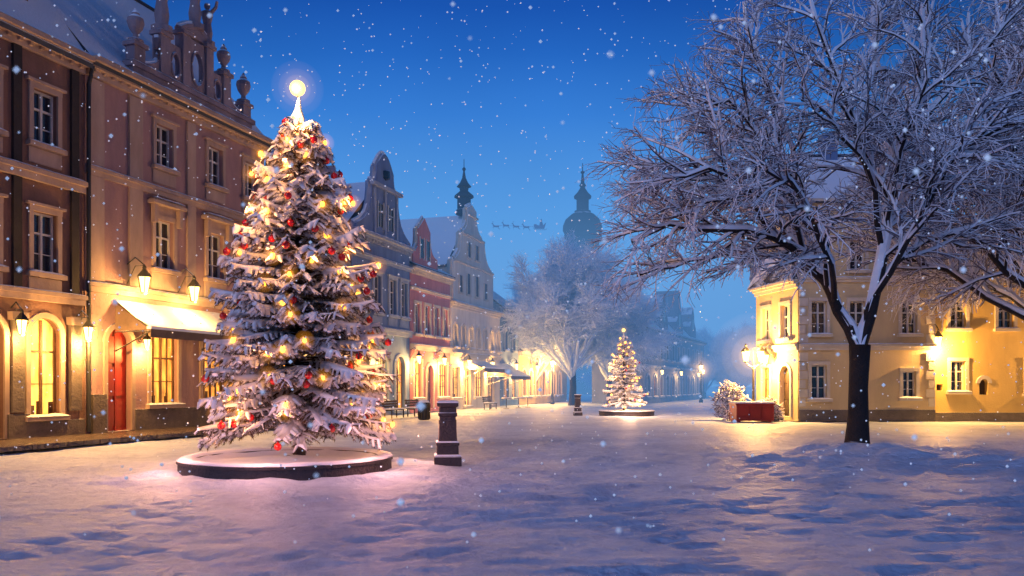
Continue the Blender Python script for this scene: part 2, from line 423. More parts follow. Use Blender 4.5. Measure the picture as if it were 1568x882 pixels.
for (a, b, z1) in ((29.05, 29.55, 13.5), (30.3, 30.8, 14.4), (31.45, 31.85, 14.9), (32.75, 33.15, 14.9), (33.75, 34.2, 14.2), (35.0, 35.5, 13.4)):
    G.fbox(LF, a, b, -.25, .14, 12.92, z1); O.fbox(LF, a - .08, b + .08, -.32, .22, z1, z1 + .14); ledge(H, a - .07, b + .07, -.3, .22, z1 + .142, .08)
for (p0, p1, bl) in (((29.6, 12.92), (30.3, 14.2), -.3), ((34.95, 12.92), (34.2, 14.0), .3)):
    c_ = curve_pts(p0, p1, bl); G.extr(LF, c_ + [(p1[0], 12.92)], -.2, .08)
    O.tube([Vector(LF.p(a, -.05, z + .05)) for a, z in c_], [.16] * len(c_), 6)
    H.b('ledge_snow').tube([Vector(LF.p(a, -.05, z + .17)) for a, z in c_], [.10] * len(c_), 6)
for (a, b, zb, zt) in ((30.8, 31.45, 12.92, 14.3), (31.85, 32.75, 12.92, 14.9), (33.15, 33.75, 12.92, 14.1)):
    c0 = (a + b) / 2; hw = (b - a) / 2; zc = (zb + zt) / 2 - .05; ry = (zt - zb) * .33; rx = hw * .72
    K = 20; inner = [(c0 + math.cos(2 * math.pi * k / K) * rx, zc + math.sin(2 * math.pi * k / K) * ry) for k in range(K)]
    def outer(x_, z_):
        dx, dz = x_ - c0, z_ - zc
        sc1 = min(hw / abs(dx) if abs(dx) > 1e-6 else 1e9, ((zt - zc) / dz) if dz > 1e-6 else (((zb - zc) / dz) if dz < -1e-6 else 1e9))
        return (c0 + dx * sc1, zc + dz * sc1)
    out_ = [outer(*p) for p in inner]
    for k in range(K):
        k2 = (k + 1) % K
        G.hexa([LF.p(*(inner[k][0], -.12, inner[k][1])), LF.p(inner[k2][0], -.12, inner[k2][1]), LF.p(out_[k2][0], -.12, out_[k2][1]), LF.p(out_[k][0], -.12, out_[k][1]),
                LF.p(inner[k][0], .06, inner[k][1]), LF.p(inner[k2][0], .06, inner[k2][1]), LF.p(out_[k2][0], .06, out_[k2][1]), LF.p(out_[k][0], .06, out_[k][1])])
    O.tube([Vector(LF.p(p[0], .07, p[1])) for p in inner + [inner[0]]], [.05] * (K + 1), 5, caps=False)
O.tube([Vector(LF.p(a, -.05, z)) for a, z in curve_pts((31.4, 15.05), (33.2, 15.05), .22, 10)], [.17] * 11, 6)
H.b('ledge_snow').tube([Vector(LF.p(a, -.05, z + .13)) for a, z in curve_pts((31.4, 15.05), (33.2, 15.05), .22, 10)], [.11] * 11, 6)
G.extr(LF, curve_pts((31.45, 15.0), (33.15, 15.0), .22, 10), -.2, .08)
for (s_, z_, h_) in ((29.3, 13.64, 1.25), (33.98, 14.34, 1.2), (35.25, 13.54, 1.3)):
    q = LF.p(s_, -.05, z_); vase(O, (q[0], q[1], z_), h_)
for (s_, z_, h_, f_) in ((32.3, 15.4, 2.0, 1), (30.55, 14.54, 2.2, -1), (33.0, 15.04, 1.7, -1)):
    statue(O, LF.p(s_, -.05, z_), h_, f_)
H.done()

# ---------------- low house mostly behind the big tree
H = House('grey_townhouse', LF, base_mats(m_grey, m_trimb, m_roofs))
ops = []
for c in (38.2, 40.4, 42.8): ops += [opening(c, .9, 6.1, 7.9), opening(c, 1.2, .9, 3.3, 'lit', True)]
facade(H, 36.75, 44.1, 0, 9.2, ops); body(H, 36.75, 44.1, 9, 9.2); roof_par(H, 36.75, 44.1, 9, 9.2, 12.6)
cornice(H, 36.75, 44.1, 9.2); band(H, 36.75, 44.1, 4.4); H.done()

# ---------------- slate blue baroque gabled house
H = House('blue_gabled_house', LF, base_mats(m_slateblue, m_trimb, m_roofs))
ops = []
for c in (45.3, 47.0, 48.9, 50.4): ops += [opening(c, .85, 5.75, 7.85, style='panel')]
ops += [opening(45.5, 1.2, .2, 3.4, 'lit', True), opening(47.6, 1.3, .8, 3.4, 'dark', True), opening(49.9, 1.2, .2, 3.4, 'lit', True)]
facade(H, 44.2, 51.2, 0, 10.0, ops); body(H, 44.2, 51.2, 10, 10.0)
roof_perp(H, 44.2, 51.2, 10, 10.0, 13.2)
cornice(H, 44.2, 51.2, 10.0); band(H, 44.2, 51.2, 8.6, .25); band(H, 44.2, 51.2, 4.6, .35, .2)
pts = [(44.4, 10.01)] + curve_pts((44.4, 10.3), (46.2, 12.6), -.18) + [(46.2, 13.0), (46.6, 13.05), (46.75, 13.6)] + curve_pts((46.75, 13.9), (48.85, 13.9), .45, 8) + \
      [(48.85, 13.6), (49.0, 13.05), (49.4, 13.0)] + curve_pts((49.4, 12.6), (51.1, 10.3), -.18) + [(51.1, 10.01)]
gable_outline(H, 'gable', pts, -.3, .12)
H.b('ornaments').fbox(LF, 46.0, 49.6, .12, .36, 12.75, 12.95)
for c in (46.35, 47.6 - .02, 49.05):
    H.b('ornaments').fbox(LF, c, c + .2, .12, .22, 10.1, 12.74)
for c in (47.15, 48.4):
    H.b('window_glass').fbox(LF, c - .3, c + .3, .12, .14, 10.6, 11.9); H.b('window_frames').fbox(LF, c - .02, c + .02, .14, .17, 10.6, 11.9)
    H.b('window_frames').fbox(LF, c - .38, c - .3, .12, .2, 10.5, 12.0); H.b('window_frames').fbox(LF, c + .3, c + .38, .12, .2, 10.5, 12.0)
    H.b('window_frames').fbox(LF, c - .3, c + .3, .14, .17, 11.4, 11.45)
H.b('window_glass').lathe((LF.p(47.8, .1, 0)[0], LF.p(47.8, .1, 0)[1], 13.35), [(.02, 0), (.28, .1), (.28, .5), (.02, .6)], 10)
H.done()

# ---------------- pink house
H = House('pink_townhouse', LF, base_mats(m_pink, m_trimw, m_roofs, gable=m_pink))
ops = []
for c in (52.3, 53.8, 55.3, 56.8): ops += [opening(c, .75, 4.9, 6.8)]
ops += [opening(52.4, 1.1, .9, 3.2, 'shop'), opening(54.2, 1.0, .2, 3.0, 'door', True), opening(56.3, 1.5, .9, 3.1, 'shop')]
facade(H, 51.3, 57.6, 0, 9.0, ops); body(H, 51.3, 57.6, 10, 9.0); roof_par(H, 51.3, 57.6, 10, 9.0, 11.6)
cornice(H, 51.3, 57.6, 9.0); band(H, 51.3, 57.6, 3.9, .35, .18); band(H, 51.3, 57.6, 7.6, .18, .07)
pts = [(51.5, 9.01), (51.5, 9.9)] + curve_pts((51.6, 10.0), (52.3, 11.0), -.2) + [(52.3, 11.5), (53.2, 12.3), (54.1, 11.5)] + curve_pts((54.1, 11.0), (55.2, 9.9), -.2) + [(55.3, 9.01)]
gable_outline(H, 'gable', pts, -.3, .1, .08)
for c in (52.75, 53.7):
    H.b('window_glass').fbox(LF, c - .25, c + .25, .1, .12, 9.7, 10.9); H.b('window_frames').fbox(LF, c - .33, c - .25, .1, .16, 9.6, 11.0); H.b('window_frames').fbox(LF, c + .25, c + .33, .1, .16, 9.6, 11.0)
H.b('chimneys').fbox(LF, 51.9, 52.6, -2.3, -1.6, 10, 12.8); H.b('ornaments').fbox(LF, 51.8, 52.7, -2.4, -1.5, 12.8, 13.0)
H.done()

# ---------------- cream stepped-gable house with turret
H = House('cream_gabled_house', LF, base_mats(m_cream, m_trimw, m_roofs, walls=m_cream, turret=m_verdigris))
ops = [opening(58.6 + i * 1.5, .6, 4.4, 6.0, 'dark', True) for i in range(7)]
ops += [opening(58.6, 1.4, .8, 3.0, 'shop'), opening(60.8, 1.2, .2, 3.1, 'shop', True), opening(63.2, 1.8, .8, 3.0, 'shop'), opening(65.8, 1.4, .2, 3.0, 'shop')]
facade(H, 57.7, 68, 0, 7.5, ops); body(H, 57.7, 68, 13, 7.5)
cornice(H, 57.7, 68, 7.5, .9); band(H, 57.7, 68, 3.7, .3, .15)
pts = [(58.0, 7.51), (58.0, 10.4), (58.5, 10.4)] + curve_pts((58.5, 10.6), (59.6, 12.2), -.15, 4) + [(59.6, 12.6), (60.0, 12.6)] + curve_pts((60.0, 12.8), (60.9, 14.0), -.15, 4) + [(60.9, 14.6), (61.7, 14.95), (62.6, 14.6)] + \
      curve_pts((62.6, 14.0), (63.7, 12.9), -.15, 4) + [(64.1, 12.6), (64.4, 12.5)] + curve_pts((64.4, 12.2), (65.8, 10.7), -.15, 4) + [(66.3, 10.5), (66.3, 7.51)]
gable_outline(H, 'gable', pts, -.4, .05, .1)
for c, z0, z1 in ((59.4, 8.3, 9.5), (60.9, 8.3, 9.8), (62.6, 8.3, 9.8), (64.5, 8.3, 9.5), (61.0, 11.0, 12.1), (62.6, 11.0, 12.1)):
    H.b('window_glass').fbox(LF, c - .28, c + .28, .05, .07, z0, z1); H.b('ornaments').fbox(LF, c - .4, c + .4, .05, .2, z0 - .14, z0 - .02)
    H.b('ornaments').fbox(LF, c - .38, c - .28, .05, .13, z0, z1); H.b('ornaments').fbox(LF, c + .28, c + .38, .05, .13, z0, z1)
for z in (10.35, 12.5, 14.0): H.b('ornaments').fbox(LF, 58.2 + (z - 10.35) * .7, 66.1 - (z - 10.35) * .95, .05, .2, z, z + .14)
roof_perp(H, 58.0, 66.3, 13, 9.9, 14.2, -.4)
H.b('walls').fbox(LF, 58.0, 66.3, -13, -.42, 7.4, 9.95)
q = LF.p(61.7, -.6, 0)
H.b('turret').lathe((q[0], q[1], 14.3), [(.62, 0), (.62, .3), (.5, .35), (.5, 1.2), (.72, 1.25), (.7, 1.4), (.4, 1.65), (.3, 1.75), (.36, 2.0), (.55, 2.05), (.3, 2.35), (.14, 2.7), (.06, 3.2), (.13, 3.3), (.13, 3.4), (.03, 3.5), (.02, 4.1)], 10)
H.done()

# ---------------- narrow dim house and low ochre house
H = House('narrow_slate_house', LF, base_mats(m_slateblue, m_trimb, m_roofs))
facade(H, 68.1, 73.0, 0, 8.0, [opening(69.5, .8, 4.6, 6.2), opening(71.6, .8, 4.6, 6.2), opening(69.6, 1.4, .6, 2.9, 'shop'), opening(71.7, 1.4, .6, 2.9, 'shop')])
body(H, 68.1, 73, 9, 8.0); roof_par(H, 68.1, 73, 9, 8.0, 11.3); cornice(H, 68.1, 73, 8.0); H.done()
H = House('low_ochre_house', LF, base_mats(m_ochre, m_trimw, m_roofs))
facade(H, 73.1, 90, 0, 4.7, [opening(74.6 + i * 2.1, 1.1, .7, 3.1, 'shop' if i % 2 == 0 else 'lit', True) for i in range(7)])
body(H, 73.1, 90, 8, 4.7); roof_par(H, 73.1, 90, 8, 4.7, 7.2); cornice(H, 73.1, 90, 4.7)
H.b('chimneys').fbox(LF, 79, 79.8, -4.4, -3.6, 6.5, 8.4)
pts = [(76, 4.71), (76.6, 5.9), (78, 6.9), (79.4, 5.9), (80, 4.71)]
gable_outline(H, 'gable', pts, -.2, .1, .08); H.done()

# ---------------- far dim terrace behind the small tree
FF = Fr(12.2, 74, 12.8, 29)
H = House('grey_terrace_house', FF, base_mats(m_grey, m_trimb, m_roofs))
ops = []
for i in range(11): ops += [opening(1.8 + i * 2.7, .9, 4.3, 5.9), opening(1.8 + i * 2.7, 1.3, .6, 2.7, 'lit' if i in (1, 2, 4, 7) else 'dark', True)]
facade(H, 0, 31, 0, 7.2, ops); body(H, 0, 31, 5, 7.2); roof_par(H, 0, 31, 5, 7.2, 10.0); cornice(H, 0, 31, 7.2); band(H, 0, 31, 3.4)
for c in (8, 15.5, 23):
    pts = [(c - 1.9, 7.21), (c - 1.8, 8.6)] + curve_pts((c - 1.6, 8.7), (c - .8, 10.1), -.2) + [(c, 11.0 + (c == 15.5) * 1.2)] + curve_pts((c + .8, 10.1), (c + 1.6, 8.7), -.2) + [(c + 1.8, 8.6), (c + 1.9, 7.21)]
    gable_outline(H, 'gable', pts, -2.5, .1, .06)
    H.b('window_glass').fbox(FF, c - .4, c + .4, .1, .12, 8.2, 9.5)
for c in (4, 19.5): H.b('chimneys').fbox(FF, c, c + .8, -2.9, -2.1, 9.4, 11.4)
H.done()

# ---------------- right corner house
RF = Fr(13.5, 37.5, 1, 0)
H = House('corner_townhouse', RF, base_mats(m_ochre2, m_trimw, m_roofs, doors=m_wood, chimneys=m_slateblue, low_roof=m_roofs))
ops = []
for c in (.95, 2.75, 5.2):
    ops += [opening(c, .72, 4.1, 5.65), opening(c, .72, 7.1, 8.5)]
ops += [opening(.95, .72, 1.05, 2.65), opening(5.2, .62, 1.1, 2.35)]
facade(H, 0, 6.4, 0, 10.4, ops); body(H, 0, 6.4, 5.8, 10.4); roof_par(H, 0, 6.4, 5.8, 10.4, 13.0)
cornice(H, 0, 6.4, 10.4); band(H, 0, 6.4, 3.35, .28, .12); band(H, 0, 6.4, 6.55, .22, .1)
H.b('plinth').fbox(RF, 0, 6.4, 0, .08, 0, .55)
z = .7
i = 0
while z < 10:
    w = .42 if i % 2 else .30
    if not (3.2 < z + .2 < 3.7 or 6.3 < z + .2 < 6.9):
        H.b('pilasters').fbox(RF, .0, w, 0, .06, z, z + .38); H.b('pilasters').fbox(RF, 6.4 - w, 6.4, 0, .06, z, z + .38)
    z += .43; i += 1
H.F = Fr(12.75, 41.6, .72, -4.1)
F2 = H.F
facade(H, 0, 4.16, 0, 6.7, [opening(3.0, .8, 3.95, 5.6), opening(3.0, .95, .2, 2.65, 'door', True), opening(1.1, .8, 3.95, 5.6), opening(1.1, .8, .9, 2.6, 'lit')])
cornice(H, 0, 4.16, 6.7, .9); band(H, 0, 4.16, 3.35, .28, .1)
H.b('walls').add([(12.75, 41.6, 0), (15, 46, 0), (15, 46, 6.7), (12.75, 41.6, 6.7)], [(0, 1, 2, 3)])
H.b('low_roof').hexa([(12.35, 41.9, 6.72), (13.1, 37.4, 6.72), (13.48, 37.55, 6.72), (13.6, 43.2, 6.72), (12.75, 41.6, 7.6), (13.44, 37.7, 8.3), (13.48, 37.8, 8.32), (13.62, 43.0, 8.7)])
H.b('chimneys').fbox(RF, -.62, -.12, -5.6, -5.0, 7, 9.2)
H.b('chimneys').fbox(RF, 2.2, 2.9, -3.4, -2.6, 12, 14.4)
H.done()
WF = Fr(19.95, 38.0, 1, 0)
H = House('ochre_wing_house', WF, base_mats(m_ochre, m_trimw, m_roofs))
ops = [opening(1.32, .7, 1.4, 2.85), opening(2.55, .4, 1.25, 2.0, 'niche', True), opening(.45, .3, 1.45, 1.75, 'niche')]
for c in (1.32, 3.6, 6.0, 8.4, 11): ops.append(opening(c, .75, 4.4, 5.7))
for c in (5.0, 8.0, 11): ops.append(opening(c, .8, 1.3, 2.85))
facade(H, 0, 14, 0, 6.9, ops); body(H, 0, 14, 10, 6.9); roof_par(H, 0, 14, 10, 6.9, 10.2); cornice(H, 0, 14, 6.9)
H.b('plinth').fbox(WF, 0, 14, 0, .08, 0, .4); H.done()

# ---------------- church tower
tw = empty('church_tower'); mb = MB(); mg = MB(); X, Y = 13.3, 150
mb.lathe((X, Y, 0), [(4.1, 0), (4.1, 8), (3.6, 8.3), (3.5, 21), (3.8, 21.2), (3.8, 21.8), (3.3, 22), (3.2, 29.2), (3.7, 29.5), (3.7, 30.1)], 8, rot=math.pi / 8)
for k in range(8):
    a = k * math.pi / 4
    c, s = math.cos(a), math.sin(a)
    F = Fr(X + c * 3.0 + s * .5, Y + s * 3.0 - c * .5, -s, c)
    mg.fbox(F, 0, 1.0, -.1, .12, 24, 27.6)
md = MB()
md.lathe((X, Y, 30.1), [(3.4, 0), (3.75, .7), (3.7, 1.6), (3.2, 2.8), (2.2, 3.7), (1.5, 4.1), (1.55, 4.4), (1.15, 4.5), (1.15, 6.6), (1.6, 6.8), (1.65, 7.2), (1.0, 7.9), (.55, 8.6), (.42, 8.9), (.65, 9.2), (.35, 9.7), (.17, 11.4), (.38, 11.6), (.38, 11.8), (.09, 12), (.07, 13.4)], 16)
mb.obj('shaft', m_verdigris, tw); mg.obj('louvres', m_iron, tw); md.obj('dome_and_spire', m_verdigris, tw, True)

# ------------------------------------------------------------------ ground
rf = random.Random(5); FP = {}
def addprint(x, y, q):
    FP.setdefault((int(x // .6), int(y // .6)), []).append((x, y, q))
for trk in range(55):     # walking tracks
    x = rf.uniform(-9, 12); y = rf.uniform(6, 30); a = rf.uniform(0, 6.28); sd = 1
    for k in range(rf.randint(15, 60)):
        a += rf.uniform(-.12, .12); x += math.cos(a) * .36; y += math.sin(a) * .36; sd = -sd
        if y > 5: addprint(x - math.sin(a) * .1 * sd, y + math.cos(a) * .1 * sd, .75 + .5 * rf.random())
def gh(x, y):
    h = noise.noise(Vector((x * .12, y * .12, 3))) * .06 + noise.noise(Vector((x * .6, y * .6, 7))) * .028
    if abs(x) < 24 and y < 40:
        h += noise.noise(Vector((x * 2.3, y * 2.3, 1))) * .02 + noise.noise(Vector((x * 5.3, y * 5.3, 5))) * .02
        ix, iy = int(x // .6), int(y // .6)
        for a in (-1, 0, 1):
            for b_ in (-1, 0, 1):
                for (px, py, q) in FP.get((ix + a, iy + b_), ()):
                    d2 = ((x - px) ** 2 + (y - py) ** 2) / .0196
                    if d2 < 9: h -= .05 * q * math.exp(-d2) - .016 * math.exp(-(math.sqrt(d2) - 1.8) ** 2 * 3)
    d = math.hypot((x - 8.6) / 3.2, (y - 18.6) / 1.9); h += .3 * math.exp(-d * d) * (1 + .8 * noise.noise(Vector((x * 1.6, y * 1.6, 2))))
    d = math.hypot((x - 11.5) / 3.5, (y - 16.5) / 1.5); h += .22 * math.exp(-d * d) * (1 + .6 * noise.noise(Vector((x * 2, y * 2, 12))))
    d = math.hypot(x + 4.5, y - 16.4); h += .09 * math.exp(-((d - 2.5) / .5) ** 2) * (1 + noise.noise(Vector((x * 1.5, y * 1.5, 9))))
    return max(-.10, h - .04) if y > 0 else 0
mb = MB(); nx, ny = 460, 520
xs = [math.sinh((i / nx - .5) * 2 * 4.6) / math.sinh(4.6) * 700 for i in range(nx + 1)]
ys = [5 + math.sinh((j / ny) * 6.6 - 1.0) / math.sinh(5.6) * 900 for j in range(ny + 1)]
ys[0] = -60
vs = [(x, y, gh(x, y)) for y in ys for x in xs]
fs = [(j * (nx + 1) + i, j * (nx + 1) + i + 1, (j + 1) * (nx + 1) + i + 1, (j + 1) * (nx + 1) + i) for j in range(ny) for i in range(nx)]
mb.add(vs, fs)
mgd = bpy.data.materials.new('trampled_snow'); mgd.use_nodes = True
nt = mgd.node_tree; N = nt.nodes; L = nt.links; b = N['Principled BSDF']; b.inputs['Roughness'].default_value = .5
tc = N.new('ShaderNodeTexCoord')
def nz(s, d=6, r=.6):
    n = N.new('ShaderNodeTexNoise'); n.inputs['Scale'].default_value = s; n.inputs['Detail'].default_value = d; n.inputs['Roughness'].default_value = r
    L.new(tc.outputs['Object'], n.inputs['Vector'])
    return n
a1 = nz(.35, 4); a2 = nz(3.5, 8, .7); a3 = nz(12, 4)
vo = N.new('ShaderNodeTexVoronoi'); vo.inputs['Scale'].default_value = 4.6; L.new(tc.outputs['Object'], vo.inputs['Vector'])
mr = N.new('ShaderNodeMapRange'); mr.inputs['From Min'].default_value = .05; mr.inputs['From Max'].default_value = .35
L.new(vo.outputs['Distance'], mr.inputs['Value'])
s1 = N.new('ShaderNodeMath'); s1.operation = 'MULTIPLY_ADD'; s1.inputs[1].default_value = .30; L.new(mr.outputs[0], s1.inputs[0]); L.new(a2.outputs['Fac'], s1.inputs[2])
s2 = N.new('ShaderNodeMath'); s2.operation = 'MULTIPLY_ADD'; s2.inputs[1].default_value = .35; L.new(a3.outputs['Fac'], s2.inputs[0]); L.new(s1.outputs[0], s2.inputs[2])
bp = N.new('ShaderNodeBump'); bp.inputs['Strength'].default_value = .9; bp.inputs['Distance'].default_value = .095
L.new(s2.outputs[0], bp.inputs['Height']); L.new(bp.outputs[0], b.inputs['Normal'])
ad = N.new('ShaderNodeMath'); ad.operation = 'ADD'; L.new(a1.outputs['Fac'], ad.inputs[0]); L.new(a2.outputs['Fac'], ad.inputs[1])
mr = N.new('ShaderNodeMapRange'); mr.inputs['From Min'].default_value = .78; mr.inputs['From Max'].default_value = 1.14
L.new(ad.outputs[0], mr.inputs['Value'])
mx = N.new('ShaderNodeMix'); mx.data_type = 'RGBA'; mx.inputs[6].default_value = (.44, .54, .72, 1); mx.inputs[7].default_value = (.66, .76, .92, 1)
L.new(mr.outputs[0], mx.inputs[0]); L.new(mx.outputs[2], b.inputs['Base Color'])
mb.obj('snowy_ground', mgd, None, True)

mb = MB()
mb.fbox(LF, 14, 36, .02, 2.6, .02, .13)
for i in range(20): mb.fbox(LF, 14 + i * 1.1, 15.07 + i * 1.1, 2.601, 2.78, .02, .15)
mb.obj('stone_pavement', m_pave)

# ------------------------------------------------------------------ lights
WARM = (1, .50, .12)
def plight(name, p, w, c=WARM, r=.12):
    l = bpy.data.lights.new(name, 'POINT'); l.energy = w; l.color = c; l.shadow_soft_size = r
    o = bpy.data.objects.new(name, l); o.location = p; col.objects.link(o); return o

halo_mats = {}
def bloom_mat(c, e):
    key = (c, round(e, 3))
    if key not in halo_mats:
        m = bpy.data.materials.new('bloom_shell'); m.use_nodes = True; nt = m.node_tree; nt.nodes.clear()
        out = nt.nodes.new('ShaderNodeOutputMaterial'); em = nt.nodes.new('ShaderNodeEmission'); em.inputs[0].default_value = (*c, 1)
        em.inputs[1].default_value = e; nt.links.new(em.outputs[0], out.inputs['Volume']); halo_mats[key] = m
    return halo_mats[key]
def halo(p, R, k, c, parent):  # lens bloom around lamps, drawn as nested self-emitting volume shells
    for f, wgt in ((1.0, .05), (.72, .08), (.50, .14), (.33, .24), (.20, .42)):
        b = MB(); b.ball(p, R * f, 16); b.obj('bloom_shell', bloom_mat(c, k * wgt / (2 * R * f)), parent, True)

def lantern_mesh(mb, p, s=1.0):
    x, y, z = p
    mb.lathe((x, y, z - .22 * s), [(.03 * s, -.06 * s), (.09 * s, -.02 * s), (.10 * s, 0)], 6, 0)
    mb.lathe((x, y, z - .22 * s), [(.085 * s, .001), (.155 * s, .40 * s)], 6, 1)
    for k in range(6):
        a = 2 * math.pi * k / 6
        mb.tube([Vector((x + math.cos(a) * .093 * s, y + math.sin(a) * .093 * s, z - .22 * s)), Vector((x + math.cos(a) * .165 * s, y + math.sin(a) * .165 * s, z + .18 * s))], [.012 * s] * 2, 4)
    mb.lathe((x, y, z + .182 * s), [(.20 * s, 0), (.19 * s, .04 * s), (.08 * s, .17 * s), (.05 * s, .22 * s), (.06 * s, .26 * s), (.01, .34 * s)], 6, 0)

def wall_lantern(F, s, n, z, w, sc_=1.3, hl=True):
    e = empty('wall_lantern'); mb = MB(); p = F.p(s, n, z)
    lantern_mesh(mb, p, sc_)
    top = Vector((p[0], p[1], p[2] + .5 * sc_)); wl = Vector(F.p(s, .02, z + .55 * sc_)); wl2 = Vector(F.p(s, .02, z + .05))
    mb.tube([wl, Vector(F.p(s, n * .5, z + .72 * sc_)), top], [.022] * 3, 6); mb.tube([wl2, Vector(F.p(s, n * .5, z + .5 * sc_)), top], [.016] * 3, 6)
    mb.obj('lantern', [m_iron, m_lamp], e)
    q = F.p(s, n + .12 * sc_, z - .34 * sc_); l = plight('lantern_light', q, w, r=.07); l.parent = e
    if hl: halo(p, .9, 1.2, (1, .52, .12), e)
    return e

wall_lantern(LF, 28.85, .75, 5.15, 480); wall_lantern(LF, 31.3, .75, 5.1, 330)
wall_lantern(LF, 26.75, .5, 3.35, 640, 1.0); wall_lantern(LF, 24.45, .45, 3.4, 330, 1.0, False); wall_lantern(LF, 22.4, .45, 3.4, 300, 1.0, False)
wall_lantern(LF, 35.1, .5, 3.9, 300, 1, False); wall_lantern(LF, 29.4, .35, 3.15, 300, .8, False)
for s_, w_ in ((39.3, 300), (46.6, 340), (51.25, 600), (55.2, 850), (59.7, 1050), (64.6, 1050), (70.6, 950), (76.7, 1050), (82, 950)):
    wall_lantern(LF, s_, .6, 3.3, w_, 1.0, w_ > 800)
wall_lantern(WF, .12, .5, 3.75, 1350, 1.2); wall_lantern(F2, 2.0, .5, 3.0, 600, 1.1, False)
wall_lantern(WF, 7, .45, 3.4, 1000, 1.1, False)
for s_ in (5, 14, 24): wall_lantern(FF, s_, .6, 3.0, 220, 1.0, False)

def street_lamp(x, y, h, w, arms=1, hl=1.6):
    e = empty('street_lamp'); mb = MB()
    mb.lathe((x, y, 0), [(.2, 0), (.2, .25), (.13, .35), (.11, .9), (.07, 1.0), (.05, h - .7), (.08, h - .65), (.04, h - .55), (.03, h - .3)], 10)
    if arms == 1: lantern_mesh(mb, (x, y, h), 1.25)
    else:
        for sg in (-1, 1):
            mb.tube([Vector((x, y, h - .6)), Vector((x + sg * .25, y, h - .45)), Vector((x + sg * .38, y, h - .32))], [.025] * 3, 6)
            lantern_mesh(mb, (x + sg * .38, y, h), 1.2)
        mb.tube([Vector((x, y, h - .3)), Vector((x, y, h + .3))], [.03, .01], 6)
    mb.obj('post_and_lantern', [m_iron, m_lamp], e)
    l = plight('lamp_light', (x, y - .35, h + .05), w); l.parent = e
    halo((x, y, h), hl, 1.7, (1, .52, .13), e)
street_lamp(-3.9, 59, 4.1, 1900, 1, 2.8)
street_lamp(3.6, 71, 3.6, 1500, 1, 2.4)
street_lamp(12.0, 39.6, 3.15, 2300, 2, 2.2)
street_lamp(18.5, 78, 3.4, 450)
street_lamp(24.0, 100, 3.4, 450)
street_lamp(-.9, 70, 3.6, 1700, 1, 2.8)

# ------------------------------------------------------------------ awnings
def awning(F, s0, s1, z0, z1, n1, strut=True):
    e = empty('shop_awning'); mb = MB(); mt = MB()
    K = 5; vs = []; fs = []
    for i in range(13):
        a = s0 + (s1 - s0) * i / 12
        for k in range(K + 1):
            t = k / K
            vs.append(F.p(a + noise.noise(Vector((a, t * 3, 0))) * .02, .05 + (n1 - .05) * t, z0 + (z1 - z0) * t - math.sin(t * math.pi) * .05 + .03 * noise.noise(Vector((a * 2, t * 4, 5)))))
    for i in range(12):
        for k in range(K): q = i * (K + 1) + k; fs.append((q, q + 1, q + K + 2, q + K + 1))
    mb.add(vs, fs); mb.add([(x, y, z + .09) for x, y, z in vs], fs, 1)
    mb.fbox(F, s0, s1, n1 - .01, n1 + .03, z1 - .26, z1 + .02)
    mb.fbox(F, s0 - .02, s1 + .02, n1 - .12, n1 + .06, z1 + .021, z1 + .12, 1)
    for a in (s0, s1):
        mb.add([F.p(a, .05, z0), F.p(a, n1, z1), F.p(a, .05, z1)], [(0, 1, 2)])
        mt.tube([Vector(F.p(a, n1, z1 - .05)), Vector(F.p(a, .05, z1 - .7))], [.025] * 2, 6)
        mt.tube([Vector(F.p(a, n1, z1 - .05)), Vector(F.p(a, .05, z1 - .05))], [.02] * 2, 6)
        if strut: mt.tube([Vector(F.p(a, n1 - .02, z1)), Vector(F.p(a, n1 - .02, .1))], [.025] * 2, 6)
    mb.obj('canopy', [m_fabric, m_snow], e); mt.obj('frame', m_iron, e)
awning(LF, 28.3, 33.8, 4.5, 3.55, 1.5, False)
awning(LF, 60.0, 64.5, 3.5, 2.9, 1.6, False); awning(LF, 64.9, 70.0, 3.4, 2.4, 2.0, False)

